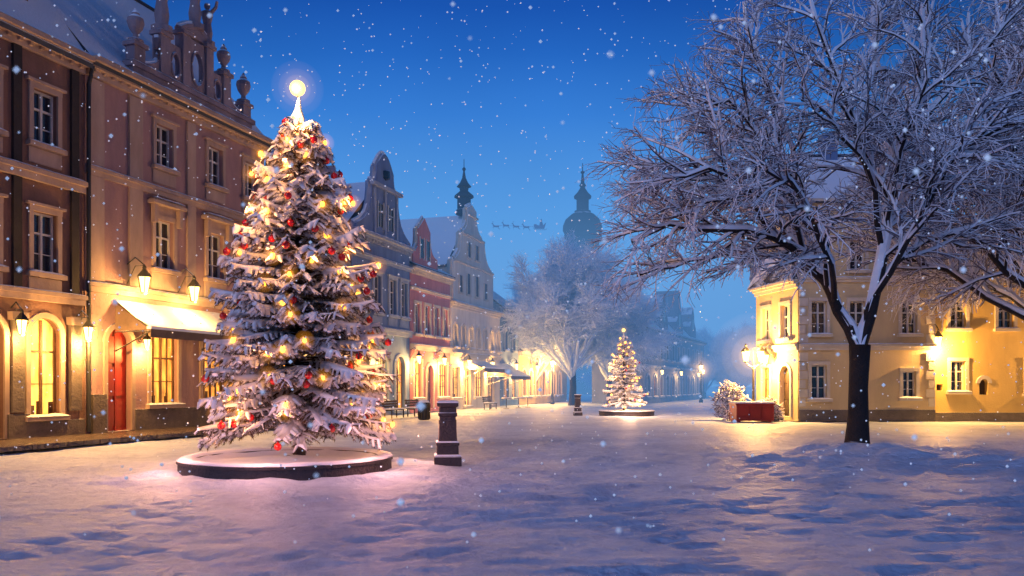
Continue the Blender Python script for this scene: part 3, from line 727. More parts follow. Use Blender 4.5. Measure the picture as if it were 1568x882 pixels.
# ------------------------------------------------------------------ Christmas trees
def interp(T, z):
    for i in range(len(T) - 1):
        if T[i][0] <= z <= T[i + 1][0]:
            t = (z - T[i][0]) / (T[i + 1][0] - T[i][0]); return T[i][1] + (T[i + 1][1] - T[i][1]) * t
    return T[-1][1]
PROF = [(0, 1.5), (.8, 1.85), (1.25, 2.05), (1.9, 1.95), (3.0, 1.72), (4.0, 1.46), (5.0, 1.16), (6.0, .86), (6.6, .58), (7.1, .26), (7.4, .12)]
def xmas_tree(x0, y0, sc_, seed, dens, nb, nballs, big=True):
    r = random.Random(seed); e = empty('christmas_tree')
    wood = MB(); nd = MB(); sn = MB(); bulbs = MB(); balls = MB(); wires = MB(); tips = []
    B = Vector((x0, y0, .05))
    def trunk(z): return B + Vector((.03 * math.sin(z * 1.3) * sc_, .03 * math.cos(z) * sc_, z * sc_))
    wood.tube([trunk(z) for z in (0, .4, 1.5, 3, 4.5, 6, 7.0, 7.35)], [v * sc_ for v in (.15, .12, .11, .09, .065, .04, .022, .012)], 8)
    z = .90
    def snowtube(P, rr, thick, sd=6):
        pts = [p + Vector((0, 0, thick * .5)) for p in P]
        rad = [max(.004, thick * (.8 + 1.0 * noise.noise(p * 7)) * f) for p, f in zip(P, rr)]
        sn.tube(pts, rad, sd, 0, .78)
    def needle_run(P, ln, step):
        for i in range(len(P) - 1):
            a, b = P[i], P[i + 1]; d = b - a; L_ = d.length
            if L_ < 1e-4: continue
            t = d / L_; s1_ = t.cross(Vector((0, 0, 1)))
            if s1_.length < .1: s1_ = Vector((1, 0, 0))
            s1_.normalize(); u1 = s1_.cross(t)
            n_ = max(1, int(L_ / step))
            for q in range(n_):
                p = a + d * ((q + r.random()) / n_); an = r.uniform(0, 6.283)
                if math.sin(an) > .6 and r.random() < .6: an = -an
                o = (s1_ * math.cos(an) + u1 * math.sin(an)) * .85 + t * .7
                o.normalize(); tip = p + o * ln * r.uniform(.7, 1.2)
                w = t.cross(o).normalized() * (.008 * sc_ * (1.0 if big else 2.2))
                nd.add([tuple(p - w), tuple(p + w), tuple(tip)], [(0, 1, 2)])
    while z < 7.2:
        R0 = interp(PROF, z); cnt = int((4.6 + R0 * 5.6) * dens)
        off = r.uniform(0, 6.28)
        for k in range(cnt):
            az = off + 2 * math.pi * (k + r.uniform(-.38, .38)) / cnt
            R = R0 * r.uniform(.72, 1.10); d = Vector((math.cos(az), math.sin(az), 0))
            zz = z + r.uniform(-.14, .14); up = .02 + .05 * zz + r.uniform(-.08, .08); dr = .38 - .02 * zz + r.uniform(-.08, .1)
            sidev = Vector((-d.y, d.x, 0)); bend = r.uniform(-.14, .14)
            P = []
            K = 6
            for i in range(K + 1):
                t = i / K
                P.append(trunk(zz) + (d * R * t + sidev * bend * R * t * t + Vector((0, 0, R * (up * t - dr * t * t + .18 * t ** 4)))) * sc_)
            wood.tube(P, [max(.005, .022 * (1 - i / K * .8) * (.5 + R / 2)) * sc_ for i in range(K + 1)], 5)
            tips.append((P[-1], az)); tips.append((P[-2], az))
            needle_run(P[1:], .085 * sc_, .008 * sc_ * (1 if big else 2))
            load = r.uniform(.6, 1.55)
            snowtube(P[2:], [.7, 1, 1.15, 1.05, .6], .068 * sc_ * load)
            tt = .18; sg = 1
            while tt < .98:
                f = tt * K; i = min(K - 1, int(f)); p = P[i].lerp(P[i + 1], f - i)
                tl = (.14 + .40 * (1 - tt) * min(1, R)) * r.uniform(.75, 1.2) * sc_
                fw = r.uniform(.7, 1.1)
                dd = (d * fw + sidev * sg).normalized()
                dz = -.13 + r.uniform(-.05, .05)
                Q = [p, p + dd * tl * .5 + Vector((0, 0, dz * .3 * sc_)), p + dd * tl + Vector((0, 0, dz * sc_))]
                wood.tube(Q, [.007 * sc_, .005 * sc_, .002 * sc_], 3, caps=False)
                needle_run(Q, .08 * sc_, .0095 * sc_ * (1 if big else 2.4))
                if r.random() < .83: snowtube(Q, [.8, 1.1, .6], .049 * sc_ * load * r.uniform(.7, 1.3))
                sg = -sg; tt += (.082 / max(R, .35)) * r.uniform(.8, 1.2)
        z += (.20 if z < 6 else .15) / max(.6, min(1, dens)) * r.uniform(.85, 1.15)
    P = [trunk(6.9), trunk(7.2) + Vector((-.03, 0, 0)) * sc_, trunk(7.42), trunk(7.62) + Vector((.02, 0, 0)) * sc_]
    needle_run(P, .09 * sc_, .004 * sc_); snowtube(P, [1.6, 1.9, 1.5, .6], .06 * sc_)
    wood.tube([trunk(7.3), trunk(7.75)], [.012 * sc_] * 2, 6)
    wood.obj('trunk_and_branches', m_bark, e); nd.obj('needles', m_needle, e); sn.obj('snow_on_branches', m_snowt, e, True)
    r.shuffle(tips); used = []; lights = []; h1 = MB(); h3 = MB()
    for p, az in tips:
        if len(lights) >= nb: break
        if all((p - q).length > .44 * sc_ for q in used):
            used.append(p); lights.append(p)
            c = p + Vector((math.cos(az) * .06, math.sin(az) * .06, -.01)) * sc_
            bulbs.ball(tuple(c), .044 * sc_ * (1 if big else 1.4) * r.uniform(.7, 1.3), 6, 0, 1.3)
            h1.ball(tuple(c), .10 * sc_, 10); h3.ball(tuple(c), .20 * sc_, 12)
            wires.lathe((c.x, c.y, c.z + .045 * sc_), [(.015 * sc_, 0), (.015 * sc_, .04 * sc_)], 5)
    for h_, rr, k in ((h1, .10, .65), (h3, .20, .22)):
        h_.obj('fairy_light_glow', bloom_mat((1, .36, .035), k / (2 * rr * sc_)), e, True)  # bloom around each bulb, drawn as emissive balls
    for p, az in tips:
        if len(used) >= len(lights) + nballs: break
        if all((p - q).length > .22 * sc_ for q in used):
            used.append(p); c = p + Vector((math.cos(az) * .09, math.sin(az) * .09, -.09)) * sc_
            balls.ball(tuple(c), .075 * sc_, 12)
            balls.lathe((c.x, c.y, c.z + .073 * sc_), [(.015 * sc_, 0), (.012 * sc_, .025 * sc_)], 6)
    bulbs.obj('fairy_lights', m_bulb, e); balls.obj('red_baubles', m_redball, e, True); wires.obj('light_sockets', m_iron, e)
    st = MB(); c = trunk(7.84); st.ball(tuple(c), .16 * sc_, 16); st.obj('glowing_star_globe', m_star, e, True)
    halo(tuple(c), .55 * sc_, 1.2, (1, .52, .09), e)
    return e, lights, c, r
e, lights, star, r = xmas_tree(-4.45, 16.6, 1.0, 5, 1.0, 82, 75)
for i in range(0, len(lights), 3):
    p = lights[i]; dv = Vector((p.x + 4.45, p.y - 16.6, 0)).normalized()
    l = plight('fairy_glow', p + dv * .22 + Vector((0, 0, .02)), 19, (1, .40, .10), .05); l.parent = e
l = plight('star_light', star + Vector((0, -.3, -.1)), 60, (1, .6, .25), .15); l.parent = e
for (dx, dy, zz, w) in ((2.0, -1.7, .8, 62), (-2.0, -1.8, .8, 62), (0, -2.7, .9, 55), (2.5, .8, .8, 50), (-2.5, .9, .8, 50)):
    l = plight('base_fill', (-4.45 + dx, 16.6 + dy, zz), w, (1, .42, .34), .25); l.parent = e  # fills without fixtures, added to tint the snow around the tree pink
e2, lights2, star2, r = xmas_tree(6.6, 47, .625, 9, .62, 60, 12, False)
for i in range(0, len(lights2), 6):
    p = lights2[i]; dv = Vector((p.x - 6.6, p.y - 47, 0)).normalized()
    l = plight('fairy_glow', p + dv * .18, 34, (1, .48, .14), .06); l.parent = e2
l = plight('tree_foot_light', (6.6, 44.6, 1.0), 420, (1, .55, .3), .2); l.parent = e2

def planter(x, y, R, h):
    e = empty('round_tree_planter'); a = MB(); s = MB()
    K = 64
    def ringp(rr, z, k, w=0):
        t = 2 * math.pi * k / K
        j = 1 + w * noise.noise(Vector((math.cos(t) * 2, math.sin(t) * 2, z * 3)))
        return (x + math.cos(t) * rr * j, y + math.sin(t) * rr * j, z)
    prof = [(R, -.08), (R, h * .75), (R + .03, h * .78), (R + .03, h), (R - .28, h), (R - .28, h * .45), (.01, h * .5)]
    a.add([ringp(r_, z_, k) for r_, z_ in prof for k in range(K)], [(i * K + k, i * K + (k + 1) % K, (i + 1) * K + (k + 1) % K, (i + 1) * K + k) for i in range(len(prof) - 1) for k in range(K)])
    prof = [(R + .0, h + .004), (R - .02, h + .035), (R - .10, h + .05), (R - .2, h + .045), (R - .28, h - .01), (R - .45, h - .09), (R * .5, h - .07), (R * .25, h - .01), (.05, h + .03)]
    s.add([(lambda q: (q[0], q[1], q[2] + .025 * noise.noise(Vector((q[0] * 3, q[1] * 3, 0)))))(ringp(r_, z_, k, .02)) for r_, z_ in prof for k in range(K)],
          [(i * K + k, i * K + (k + 1) % K, (i + 1) * K + (k + 1) % K, (i + 1) * K + k) for i in range(len(prof) - 1) for k in range(K)])
    a.obj('stone_kerb', m_darkstone, e); s.obj('snow_cover', m_snow, e, True)
planter(-4.55, 16.2, 2.08, .25)
planter(6.7, 46.6, 1.6, .2)

def pillar(x, y, h, rot):
    e = empty('stone_bollard'); mb = MB(); s = MB(); k = h / 1.33
    def sq(prof, b, mi=0): b.lathe((x, y, 0), [(r * 1.414 * k, z * k) for r, z in prof], 4, mi, rot)
    sq([(.29, -.05), (.29, .16), (.275, .18), (.235, .20), (.225, .40), (.245, .41), (.245, .47), (.20, .49), (.17, 1.02), (.20, 1.04), (.20, 1.10), (.185, 1.12), (.18, 1.22), (.225, 1.25), (.225, 1.32)], mb)
    for i in range(4):
        a = rot + math.pi / 4 + i * math.pi / 2; F = Fr(x + math.cos(a) * .165 * k - math.sin(a) * -.1 * k, y + math.sin(a) * .165 * k + math.cos(a) * -.1 * k, -math.sin(a), math.cos(a))
        mb.fbox(F, .02 * k, .18 * k, -.02, .025 * k, .56 * k, .95 * k)
    s.lathe((x, y, 0), [(r * 1.414 * k, z * k) for r, z in [(.225, 1.322), (.225, 1.34), (.19, 1.36), (.1, 1.37), (.01, 1.375)]], 4, 0, rot)
    s.lathe((x, y, 0), [(r * 1.414 * k, z * k) for r, z in [(.285, .181), (.28, .205), (.24, .215)]], 4, 0, rot)
    s.lathe((x, y, 0), [(r * 1.414 * k, z * k) for r, z in [(.24, .471), (.235, .495), (.21, .50)]], 4, 0, rot)
    mb.obj('pillar', m_darkstone, e); s.obj('snow_cap', m_snow, e)
pillar(-1.4, 17.3, 1.33, math.pi / 4 + .12)
pillar(3.8, 46, 1.15, math.pi / 4)
e = empty('litter_bin'); mb = MB(); mb.lathe((-4.3, 39, 0), [(.24, 0), (.27, .05), (.27, .78), (.30, .8), (.30, .86), (.22, .9)], 14)
for k in range(14):
    a = 2 * math.pi * k / 14; mb.tube([Vector((-4.3 + math.cos(a) * .285, 39 + math.sin(a) * .285, .06)), Vector((-4.3 + math.cos(a) * .285, 39 + math.sin(a) * .285, .78))], [.02] * 2, 4)
s = MB(); s.lathe((-4.3, 39, .9), [(.24, 0), (.22, .05), (.1, .09), (.01, .1)], 12); mb.obj('bin_body', m_iron, e); s.obj('snow_cap', m_snow, e)
def bench(F, s0, n0):
    e = empty('park_bench'); w = MB(); i_ = MB(); s = MB()
    for k in range(4): w.fbox(F, s0, s0 + 1.7, n0 + k * .12, n0 + k * .12 + .09, .42, .455)
    for k in range(3): w.fbox(F, s0, s0 + 1.7, n0 - .06 - k * .02, n0 - .03 - k * .02, .55 + k * .13, .65 + k * .13)
    for a in (s0 + .15, s0 + 1.5):
        i_.fbox(F, a, a + .05, n0 - .02, n0 + .03, 0, .42); i_.fbox(F, a, a + .05, n0 + .38, n0 + .43, 0, .42); i_.fbox(F, a, a + .05, n0 - .02, n0 + .43, .38, .419)
        i_.tube([Vector(F.p(a, n0, .42)), Vector(F.p(a, n0 - .1, .95))], [.02] * 2, 4)
    s.fbox(F, s0 + .02, s0 + 1.68, n0 + .01, n0 + .44, .457, .51)
    w.obj('seat_and_backrest', m_wood, e); i_.obj('iron_legs', m_iron, e); s.obj('seat_snow', m_snow, e)
bench(LF, 43.5, 2.2); bench(LF, 46.2, 2.2); bench(LF, 58.8, 2.0)
for (s_, n_) in ((62, 2.6), (66.0, 3.0), (64, 2.9)):
    e = empty('cafe_table'); mb = MB(); q = LF.p(s_, n_, 0)
    mb.lathe((q[0], q[1], 0), [(.22, 0), (.2, .03), (.03, .06), (.03, .7), (.38, .72), (.38, .75)], 12); mb.obj('table', m_iron, e)
    s = MB(); s.lathe((q[0], q[1], .752), [(.37, 0), (.34, .05), (.1, .07)], 12); s.obj('table_snow', m_snow, e)

# ------------------------------------------------------------------ bare trees
def rvec(r): return Vector((r.uniform(-1, 1), r.uniform(-1, 1), r.uniform(-1, 1)))
def grow(mb, P, r0, r1, lvl, r, cfg):
    n = len(P); rad = [r0 + (r1 - r0) * i / (n - 1) for i in range(n)]
    mb.tube(P, rad, 8 if lvl == 0 else (5 if lvl == 1 else 4), 0 if lvl < 2 else 1, caps=lvl < 2, flat=1 if lvl < 2 else 1.3)
    if lvl < 2 and cfg['snow']:
        th = .018 if lvl == 0 else .014
        mb.tube([p + Vector((0, 0, q * .45 + th)) for p, q in zip(P, rad)], [(q * .92 + th) * (1 + .35 * noise.noise(p * 4)) for p, q in zip(P, rad)], 6, 2, caps=False)
    if lvl >= cfg['max']: return
    Ltot = sum((P[i + 1] - P[i]).length for i in range(n - 1))
    kids = cfg['kids'][lvl]; kids = max(3, int(kids * min(1.4, Ltot / cfg['ref'][lvl])))
    for k in range(kids):
        t = cfg['start'][lvl] + (1 - cfg['start'][lvl]) * (k + r.random()) / kids
        f = t * (n - 1); i = min(n - 2, int(f)); p = P[i].lerp(P[i + 1], f - i)
        tg = (P[i + 1] - P[i]).normalized(); pr = tg.cross(rvec(r))
        if pr.length < .1: continue
        pr.normalize(); pr.z = pr.z * .75 + .08
        ang = r.uniform(.5, 1.05)
        d = (tg * math.cos(ang) + pr * math.sin(ang)).normalized()
        ln = cfg['len'][lvl] * r.uniform(.55, 1.15) * (1.1 - .5 * t)
        S = 5 if lvl == 0 else (4 if lvl == 1 else 3)
        Q = [p]
        for s_ in range(S):
            d = (d + rvec(r) * (.22 if lvl < 2 else .3) + Vector((0, 0, cfg['grav'][lvl]))).normalized()
            Q.append(Q[-1] + d * ln / S)
        rr = cfg['rad'][lvl]; ra = min(rr, rad[i] * .7)
        grow(mb, Q, ra, ra * .4 if lvl < 2 else ra * .6, lvl + 1, r, cfg)
mats_tree = [m_bark, m_twig, m_snowt]
def P3(L_): return [Vector(v) for v in L_]
def near_tree():
    r = random.Random(21); e = empty('bare_snowy_tree'); mb = MB(); tk = MB()
    Y = 20.7
    cfg = dict(snow=True, max=3, kids=[15, 10, 6], ref=[6.0, 2.0, .9], start=[.25, .12, .1], len=[2.4, 1.1, .55], grav=[-.03, -.07, -.09], rad=[.046, .028, .020])
    T = P3([(8.96, Y, -.1), (8.97, Y, .25), (9.0, Y, .9), (9.0, Y, 1.6), (9.03, Y, 2.3), (9.04, Y, 2.75)])
    tk.tube(T, [.40, .31, .255, .24, .25, .27], 14)
    def limb(L_, r0, r1=.03):
        P = [Vector((a, Y + b, c)) + rvec(r) * .06 * (i > 0) for i, (a, b, c) in enumerate(L_)]
        Q = [P[0]]
        for i in range(len(P) - 1):
            Q.append(P[i].lerp(P[i + 1], .5) + rvec(r) * .09); Q.append(P[i + 1])
        grow(mb, Q, r0, r1, 0, r, cfg)
    limb([(9.0, 0, 2.6), (8.5, .1, 3.6), (8.1, 0, 4.4), (7.6, -.3, 5.0), (6.5, -.8, 5.35), (5.2, -1.0, 5.6), (3.8, -1.2, 5.6), (2.9, -1.3, 5.2)], .17)
    limb([(9.0, 0, 2.6), (9.45, 0, 4.2), (9.75, .1, 5.6), (9.9, .2, 6.8), (10.4, .3, 8.3), (10.8, .4, 10.0), (11.0, .3, 12)], .18)
    limb([(8.1, 0, 4.4), (7.9, .5, 6.0), (7.2, 1.0, 7.4), (6.2, 1.2, 8.4), (5.1, 1.5, 9.1), (4.6, 1.6, 9.8)], .10)
    limb([(9.7, .1, 5.2), (9.3, -.3, 6.7), (8.6, -.7, 8.3), (7.8, -1.0, 10.0), (7.2, -1.0, 11.6)], .10)
    limb([(9.9, .2, 6.6), (10.8, -.3, 7.4), (11.8, -.6, 7.9), (13.2, -.8, 8.5), (14.6, -1, 8.8)], .10)
    limb([(7.7, -.2, 4.95), (6.8, .3, 6.4), (5.5, .6, 7.2), (4.1, .8, 7.6), (3.2, .8, 7.3)], .09)
    limb([(9.4, 0, 4.0), (10.2, .4, 5.0), (11.2, .8, 5.6), (12.6, 1.0, 6.0), (14, 1.2, 6.0)], .10)
    limb([(8.4, .05, 3.8), (7.8, -1.2, 4.7), (7.0, -2.2, 5.6), (6.2, -3.0, 6.2), (5.4, -3.6, 6.4)], .08)
    limb([(9.3, 0, 3.8), (9.7, -1.2, 5.4), (10.2, -2.2, 6.8), (10.6, -3.0, 8.0)], .08)
    limb([(8.5, .1, 3.7), (8.3, 1.5, 5.4), (7.6, 3.0, 7.0), (7.0, 4.2, 8.4)], .09)
    limb([(9.6, .1, 5.0), (10.4, 1.6, 6.6), (11.3, 3.0, 8.0), (12.0, 4.0, 9.6)], .09)
    limb([(8.6, -.7, 8.2), (9.2, -.4, 9.8), (9.4, 0, 11.4), (9.5, 0, 12.6)], .07)
    limb([(10.4, .3, 8.3), (11.6, .2, 9.6), (12.8, .3, 10.8), (13.6, .3, 12.2)], .07)
    limb([(6.5, -.8, 5.35), (5.6, -1.7, 6.4), (4.5, -2.2, 6.7), (3.5, -2.4, 6.5)], .06)
    limb([(7.2, 1.0, 7.4), (6.9, .4, 9.0), (6.3, 0, 10.4), (6.0, 0, 11.6)], .06)
    limb([(5.8, -.9, 5.5), (5.0, -.6, 4.9), (4.1, -.5, 4.7), (3.2, -.6, 4.4)], .04)
    limb([(7.5, -.3, 5.0), (6.9, -.9, 6.6), (6.1, -1.2, 7.8), (5.3, -1.3, 8.6), (4.6, -1.2, 8.7)], .07)
    limb([(8.0, .4, 5.6), (7.3, -.3, 6.8), (6.8, -.7, 8.4), (6.1, -.8, 9.6)], .06)
    limb([(9.6, .1, 5.6), (10.5, .8, 6.6), (11.7, 1.2, 7.2), (13, 1.5, 7.4)], .07)
    limb([(8.0, 0, 4.6), (7.2, .9, 5.4), (6.0, 1.6, 6.0), (4.7, 2.0, 6.5), (3.8, 2.0, 6.3)], .07)
    limb([(10.2, .3, 7.6), (9.9, 1.2, 9.0), (10.3, 1.8, 10.6), (10.2, 2, 12.2)], .06)
    limb([(9.3, -.3, 6.7), (8.4, -1.2, 7.4), (7.6, -1.8, 8.1), (6.8, -2.2, 8.4)], .05)
    limb([(9.8, .1, 6.0), (9.5, -1.2, 7.4), (9.6, -2.2, 8.8), (9.2, -2.8, 10.2)], .06)
    limb([(8.2, 0, 4.2), (7.8, -.9, 5.2), (7.0, -1.3, 5.9), (5.8, -1.5, 6.3), (4.6, -1.6, 6.1), (3.8, -1.6, 5.8)], .06)
    tk.obj('trunk', mats_tree, e, True); mb.obj('branches', mats_tree, e)
near_tree()

def generic_tree_mesh(seed, Ht, R, nl, snowy, mats, kids, rads):
    r = random.Random(seed); mb = MB()
    cfg = dict(snow=snowy, max=3, kids=list(kids), ref=[6, 2.2, 1.0], start=[.3, .12, .1], len=[2.8, 1.4, .75], grav=[.03, 0, -.03], rad=rads)
    T = [Vector((0, 0, -.1)), Vector((0, .03, .4)), Vector((.05, 0, 1.5)), Vector((0, 0, Ht * .22))]
    mb.tube(T, [.42, .32, .28, .26], 10, 3 if len(mats) > 3 else 0)
    for k in range(nl):
        az = 2 * math.pi * (k + r.uniform(-.3, .3)) / nl * 2.618; el = .12 + 1.35 * ((k + .5) / nl)
        end = Vector((math.cos(az) * R * math.cos(el), math.sin(az) * R * math.cos(el), Ht * .30 + (Ht * .66) * math.sin(el)))
        st = Vector((0, 0, Ht * (.15 + .12 * r.random())))
        P = [st]
        for i in range(1, 7):
            t = i / 6; q = st.lerp(end, t) + Vector((0, 0, math.sin(t * math.pi) * .12 * R)) + rvec(r) * .22 * (i < 6); P.append(q)
        grow(mb, P, .15, .03, 0, r, cfg)
    o = mb.obj('branches', mats, None); me = o.data; bpy.data.objects.remove(o); return me
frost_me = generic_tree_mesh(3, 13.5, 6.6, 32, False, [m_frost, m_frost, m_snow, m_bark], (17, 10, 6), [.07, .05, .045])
dark_me = generic_tree_mesh(8, 14.5, 7.5, 20, True, mats_tree, (14, 9, 6), [.06, .035, .022])
def place(me, name, x, y, s, rot):
    e = empty(name); e.location = (x, y, 0); e.scale = (s, s, s); e.rotation_euler = (0, 0, rot)
    o = bpy.data.objects.new('branches', me); col.objects.link(o); o.parent = e
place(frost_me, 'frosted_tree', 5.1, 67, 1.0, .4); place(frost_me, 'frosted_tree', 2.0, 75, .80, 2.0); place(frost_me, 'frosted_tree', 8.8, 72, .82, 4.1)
place(dark_me, 'bare_snowy_tree', 18.3, 26, 1.0, 1.0)
place(dark_me, 'bare_snowy_tree', 24.0, 31, 1.1, 2.3)
e = empty('distant_tree_line')
r = random.Random(4)
for i in range(10):
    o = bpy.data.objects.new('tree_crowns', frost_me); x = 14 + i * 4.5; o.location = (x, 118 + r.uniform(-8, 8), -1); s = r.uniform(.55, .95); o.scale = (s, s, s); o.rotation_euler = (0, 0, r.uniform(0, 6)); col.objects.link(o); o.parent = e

# ------------------------------------------------------------------ red planter with shrub
e = empty('red_planter_box'); mb = MB(); F = Fr(10.4, 36.9, 1, .02)
mb.fbox(F, 0, 1.75, -1.1, 0, .05, .78); mb.fbox(F, -.04, 1.79, -1.14, .04, .78, .86)
for a in (0.0, .58, 1.16): mb.fbox(F, a + .03, a + .53, 0, .035, .12, .72)
mb.fbox(F, .05, .2, -1.05, -.05, -.02, .05); mb.fbox(F, 1.5, 1.65, -1.05, -.05, -.02, .05)
s = MB(); s.fbox(F, 0, 1.75, -1.1, 0, .862, .93)
mb.obj('box', m_red, e); s.obj('snow_cap', m_snow, e)
def shrub(x, y, R, h, seed):
    r = random.Random(seed); e = empty('snowy_shrub'); mb = MB()
    for k in range(110):
        az = r.uniform(0, 6.28); el = r.uniform(.15, 1.5); d = Vector((math.cos(az) * math.cos(el) * R, math.sin(az) * math.cos(el) * R, math.sin(el) * h))
        P = [Vector((x, y, .02))]
        for i in range(1, 5): P.append(Vector((x, y, 0)) + d * (i / 4) + rvec(r) * .06)
        mb.tube(P, [.02, .016, .012, .009, .006], 4)
        for q in range(18):
            p = P[1].lerp(P[4], r.random()); t = p + rvec(r) * .25; mb.tube([p, t], [.028, .018], 4, 0)
    mb.obj('twigs', m_twig, e)
shrub(10.75, 39.2, 1.0, 1.75, 1); shrub(12.4, 38.4, .55, 1.0, 2)

# ------------------------------------------------------------------ sleigh with reindeer, high in the sky
e = empty('flying_sleigh_with_reindeer'); mb = MB(); V = Vector
def deer(x, y, z, k=1.0, ph=0.0):
    def T(L_, R_): mb.tube([V((x - a * k, y, z + b * k)) + V((0, c * k, 0)) for a, b, c in L_], [q * k for q in R_], 6)
    T([(-.75, .0, 0), (-.55, .08, 0), (0, .02, 0), (.5, .12, 0), (.7, .35, 0), (.85, .75, 0)], [.12, .24, .22, .26, .15, .10])
    T([(.8, .72, 0), (.95, .82, 0), (1.2, .68, 0)], [.10, .13, .05])
    for c in (-.12, .12):
        T([(.85, .9, c * .5), (.75, 1.2, c * 1.6), (.95, 1.45, c * 2.4)], [.025, .02, .01]); T([(.76, 1.15, c * 1.5), (.55, 1.35, c * 2)], [.02, .01])
        T([(.45, 0, c), (.75, -.3 + ph * .1, c), (.68, -.62, c)], [.11, .06, .035]); T([(-.55, 0, c), (-.5, -.35, c), (-.8, -.5, c), (-.95, -.8 + ph * .1, c)], [.15, .08, .05, .035])
xx = -3.0
for i in range(4): deer(xx + i * 1.9, 150, 31.6 + .15 * math.sin(i * 1.7), .75, (-1) ** i)
sx = xx + 4 * 1.9 + .6
mb.tube([V((sx - 1.2, 150, 31.4)), V((sx - .9, 150, 31.0)), V((sx + 1.1, 150, 31.0)), V((sx + 1.4, 150, 31.2))], [.05] * 4, 4)
FS = Fr(0, 150.4, 1, 0)
mb.extr(FS, [(sx - .9, 31.25), (sx + .9, 31.25), (sx + 1.2, 32.3), (sx + .7, 31.8), (sx - .3, 31.75), (sx - .8, 32.0), (sx - 1.1, 31.9)], 0, .8)
mb.lathe((sx + .3, 150, 31.7), [(.3, 0), (.33, .3), (.2, .75), (.14, .85), (.18, 1.0), (.12, 1.15), (.02, 1.4)], 8)
mb.tube([V((xx, 150, 31.8)), V((sx - .9, 150, 31.6))], [.03, .03], 4)
mb.obj('sleigh_team', m_slateblue, e)

# ------------------------------------------------------------------ falling snow
mb = MB(); r = random.Random(77)
def flake(x, y, z, q):
    mb.add([(x + q, y, z), (x - q, y, z), (x, y + q, z), (x, y - q, z), (x, y, z + q), (x, y, z - q)], [(0, 2, 4), (2, 1, 4), (1, 3, 4), (3, 0, 4), (2, 0, 5), (1, 2, 5), (3, 1, 5), (0, 3, 5)])
for i in range(2900):
    y = 5 + 33 * r.random() ** .8; x = r.uniform(-.68, .68) * y; z = r.uniform(.1, 1.7 + .52 * y)
    flake(x, y, z, r.uniform(.007, .021) * (.6 + y / 26))
for i in range(140):
    y = r.uniform(1.3, 4.8); flake(r.uniform(-.65, .65) * y, y, 1.7 + r.uniform(-.2, .48) * y, r.uniform(.004, .011))
mb.obj('falling_snow', m_flake)

# ------------------------------------------------------------------ evening haze: volume emits blue in place of scattered skylight
m = bpy.data.materials.new('emissive_haze'); m.use_nodes = True; nt = m.node_tree; nt.nodes.clear()
out = nt.nodes.new('ShaderNodeOutputMaterial'); em = nt.nodes.new('ShaderNodeEmission'); ab = nt.nodes.new('ShaderNodeVolumeAbsorption'); ads = nt.nodes.new('ShaderNodeAddShader')
SG = .0115
ab.inputs['Color'].default_value = (0, 0, 0, 1); ab.inputs['Density'].default_value = SG
em.inputs[0].default_value = (.12, .33, .70, 1); em.inputs[1].default_value = SG
nt.links.new(em.outputs[0], ads.inputs[0]); nt.links.new(ab.outputs[0], ads.inputs[1]); nt.links.new(ads.outputs[0], out.inputs['Volume'])
mb = MB(); mb.hexa([(-90, 44, -1), (140, 44, -1), (140, 210, -1), (-90, 210, -1), (-90, 44, 20), (140, 44, 20), (140, 210, 20), (-90, 210, 20)])
mb.obj('emissive_mist', m)

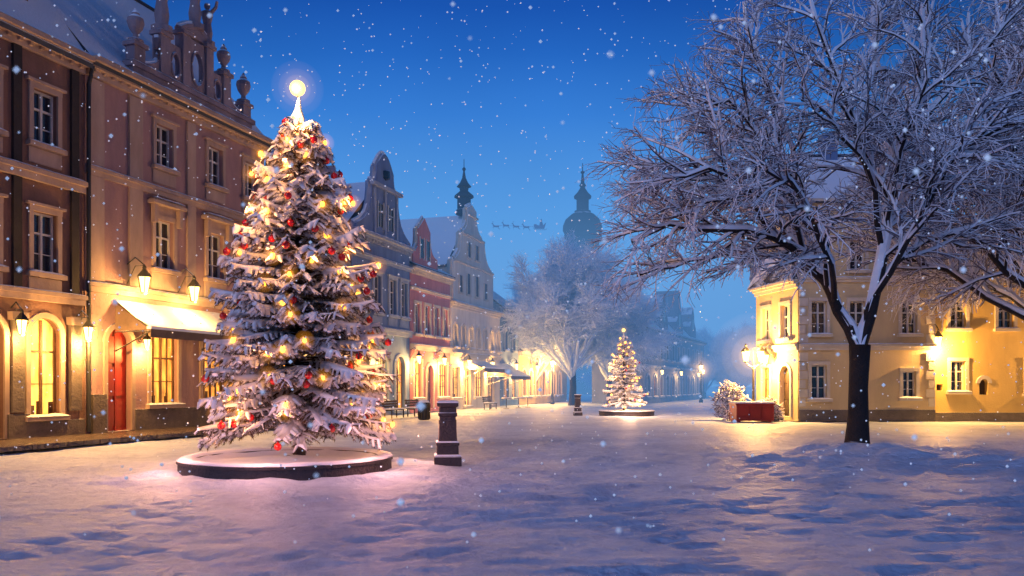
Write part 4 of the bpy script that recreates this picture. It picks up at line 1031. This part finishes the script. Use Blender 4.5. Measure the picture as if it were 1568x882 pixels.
# ------------------------------------------------------------------ sky
w = bpy.data.worlds.new('World'); sc.world = w; w.use_nodes = True
nt = w.node_tree; N = nt.nodes; L = nt.links; bg = N['Background']
tc = N.new('ShaderNodeTexCoord'); sp = N.new('ShaderNodeSeparateXYZ'); L.new(tc.outputs['Generated'], sp.inputs[0])
rp = N.new('ShaderNodeValToRGB'); L.new(sp.outputs['Z'], rp.inputs[0])
cr = rp.color_ramp; cr.elements[0].position = 0; cr.elements[0].color = (.22, .48, .84, 1); cr.elements[1].position = 1; cr.elements[1].color = (.02, .10, .38, 1)
for p, c in ((.10, (.16, .43, .84)), (.2, (.085, .34, .80)), (.32, (.028, .19, .65)), (.43, (.010, .09, .44)), (.6, (.014, .09, .38))):
    q = cr.elements.new(p); q.color = (*c, 1)
dt = N.new('ShaderNodeVectorMath'); dt.operation = 'DOT_PRODUCT'; L.new(tc.outputs['Generated'], dt.inputs[0]); dt.inputs[1].default_value = (-.02, .985, .17)
mr = N.new('ShaderNodeMapRange'); mr.interpolation_type = 'SMOOTHSTEP'; mr.inputs['From Min'].default_value = .78; mr.inputs['From Max'].default_value = 1.0; mr.inputs['To Min'].default_value = .44; mr.inputs['To Max'].default_value = 1.04
L.new(dt.outputs['Value'], mr.inputs['Value'])
ns = N.new('ShaderNodeTexNoise'); ns.inputs['Scale'].default_value = 3; ns.inputs['Detail'].default_value = 5; L.new(tc.outputs['Generated'], ns.inputs['Vector'])
m3 = N.new('ShaderNodeMapRange'); m3.inputs['To Min'].default_value = .84; m3.inputs['To Max'].default_value = 1.16; L.new(ns.outputs['Fac'], m3.inputs['Value'])
mm = N.new('ShaderNodeMath'); mm.operation = 'MULTIPLY'; L.new(mr.outputs[0], mm.inputs[0]); L.new(m3.outputs[0], mm.inputs[1])
L.new(rp.outputs[0], bg.inputs[0]); L.new(mm.outputs[0], bg.inputs[1])

sl = bpy.data.lights.new('front_fill', 'SUN'); sl.energy = .92; sl.angle = math.radians(24); sl.color = (.46, .56, 1)  # soft fill from behind the camera, added to reveal facades and snowy branches
so = bpy.data.objects.new('front_fill', sl); col.objects.link(so); so.rotation_euler = Vector((.42, .80, -.42)).to_track_quat('-Z', 'Y').to_euler()

# ------------------------------------------------------------------ camera
cam = bpy.data.cameras.new('Camera'); co = bpy.data.objects.new('Camera', cam); col.objects.link(co)
co.location = (0, 0, 1.7); co.rotation_euler = (math.radians(90), 0, 0)
cam.lens = 28; cam.sensor_width = 36; cam.shift_y = .095; cam.clip_end = 3000; cam.clip_start = .05
cam.dof.use_dof = True; cam.dof.focus_distance = 18; cam.dof.aperture_fstop = 2.8
sc.camera = co
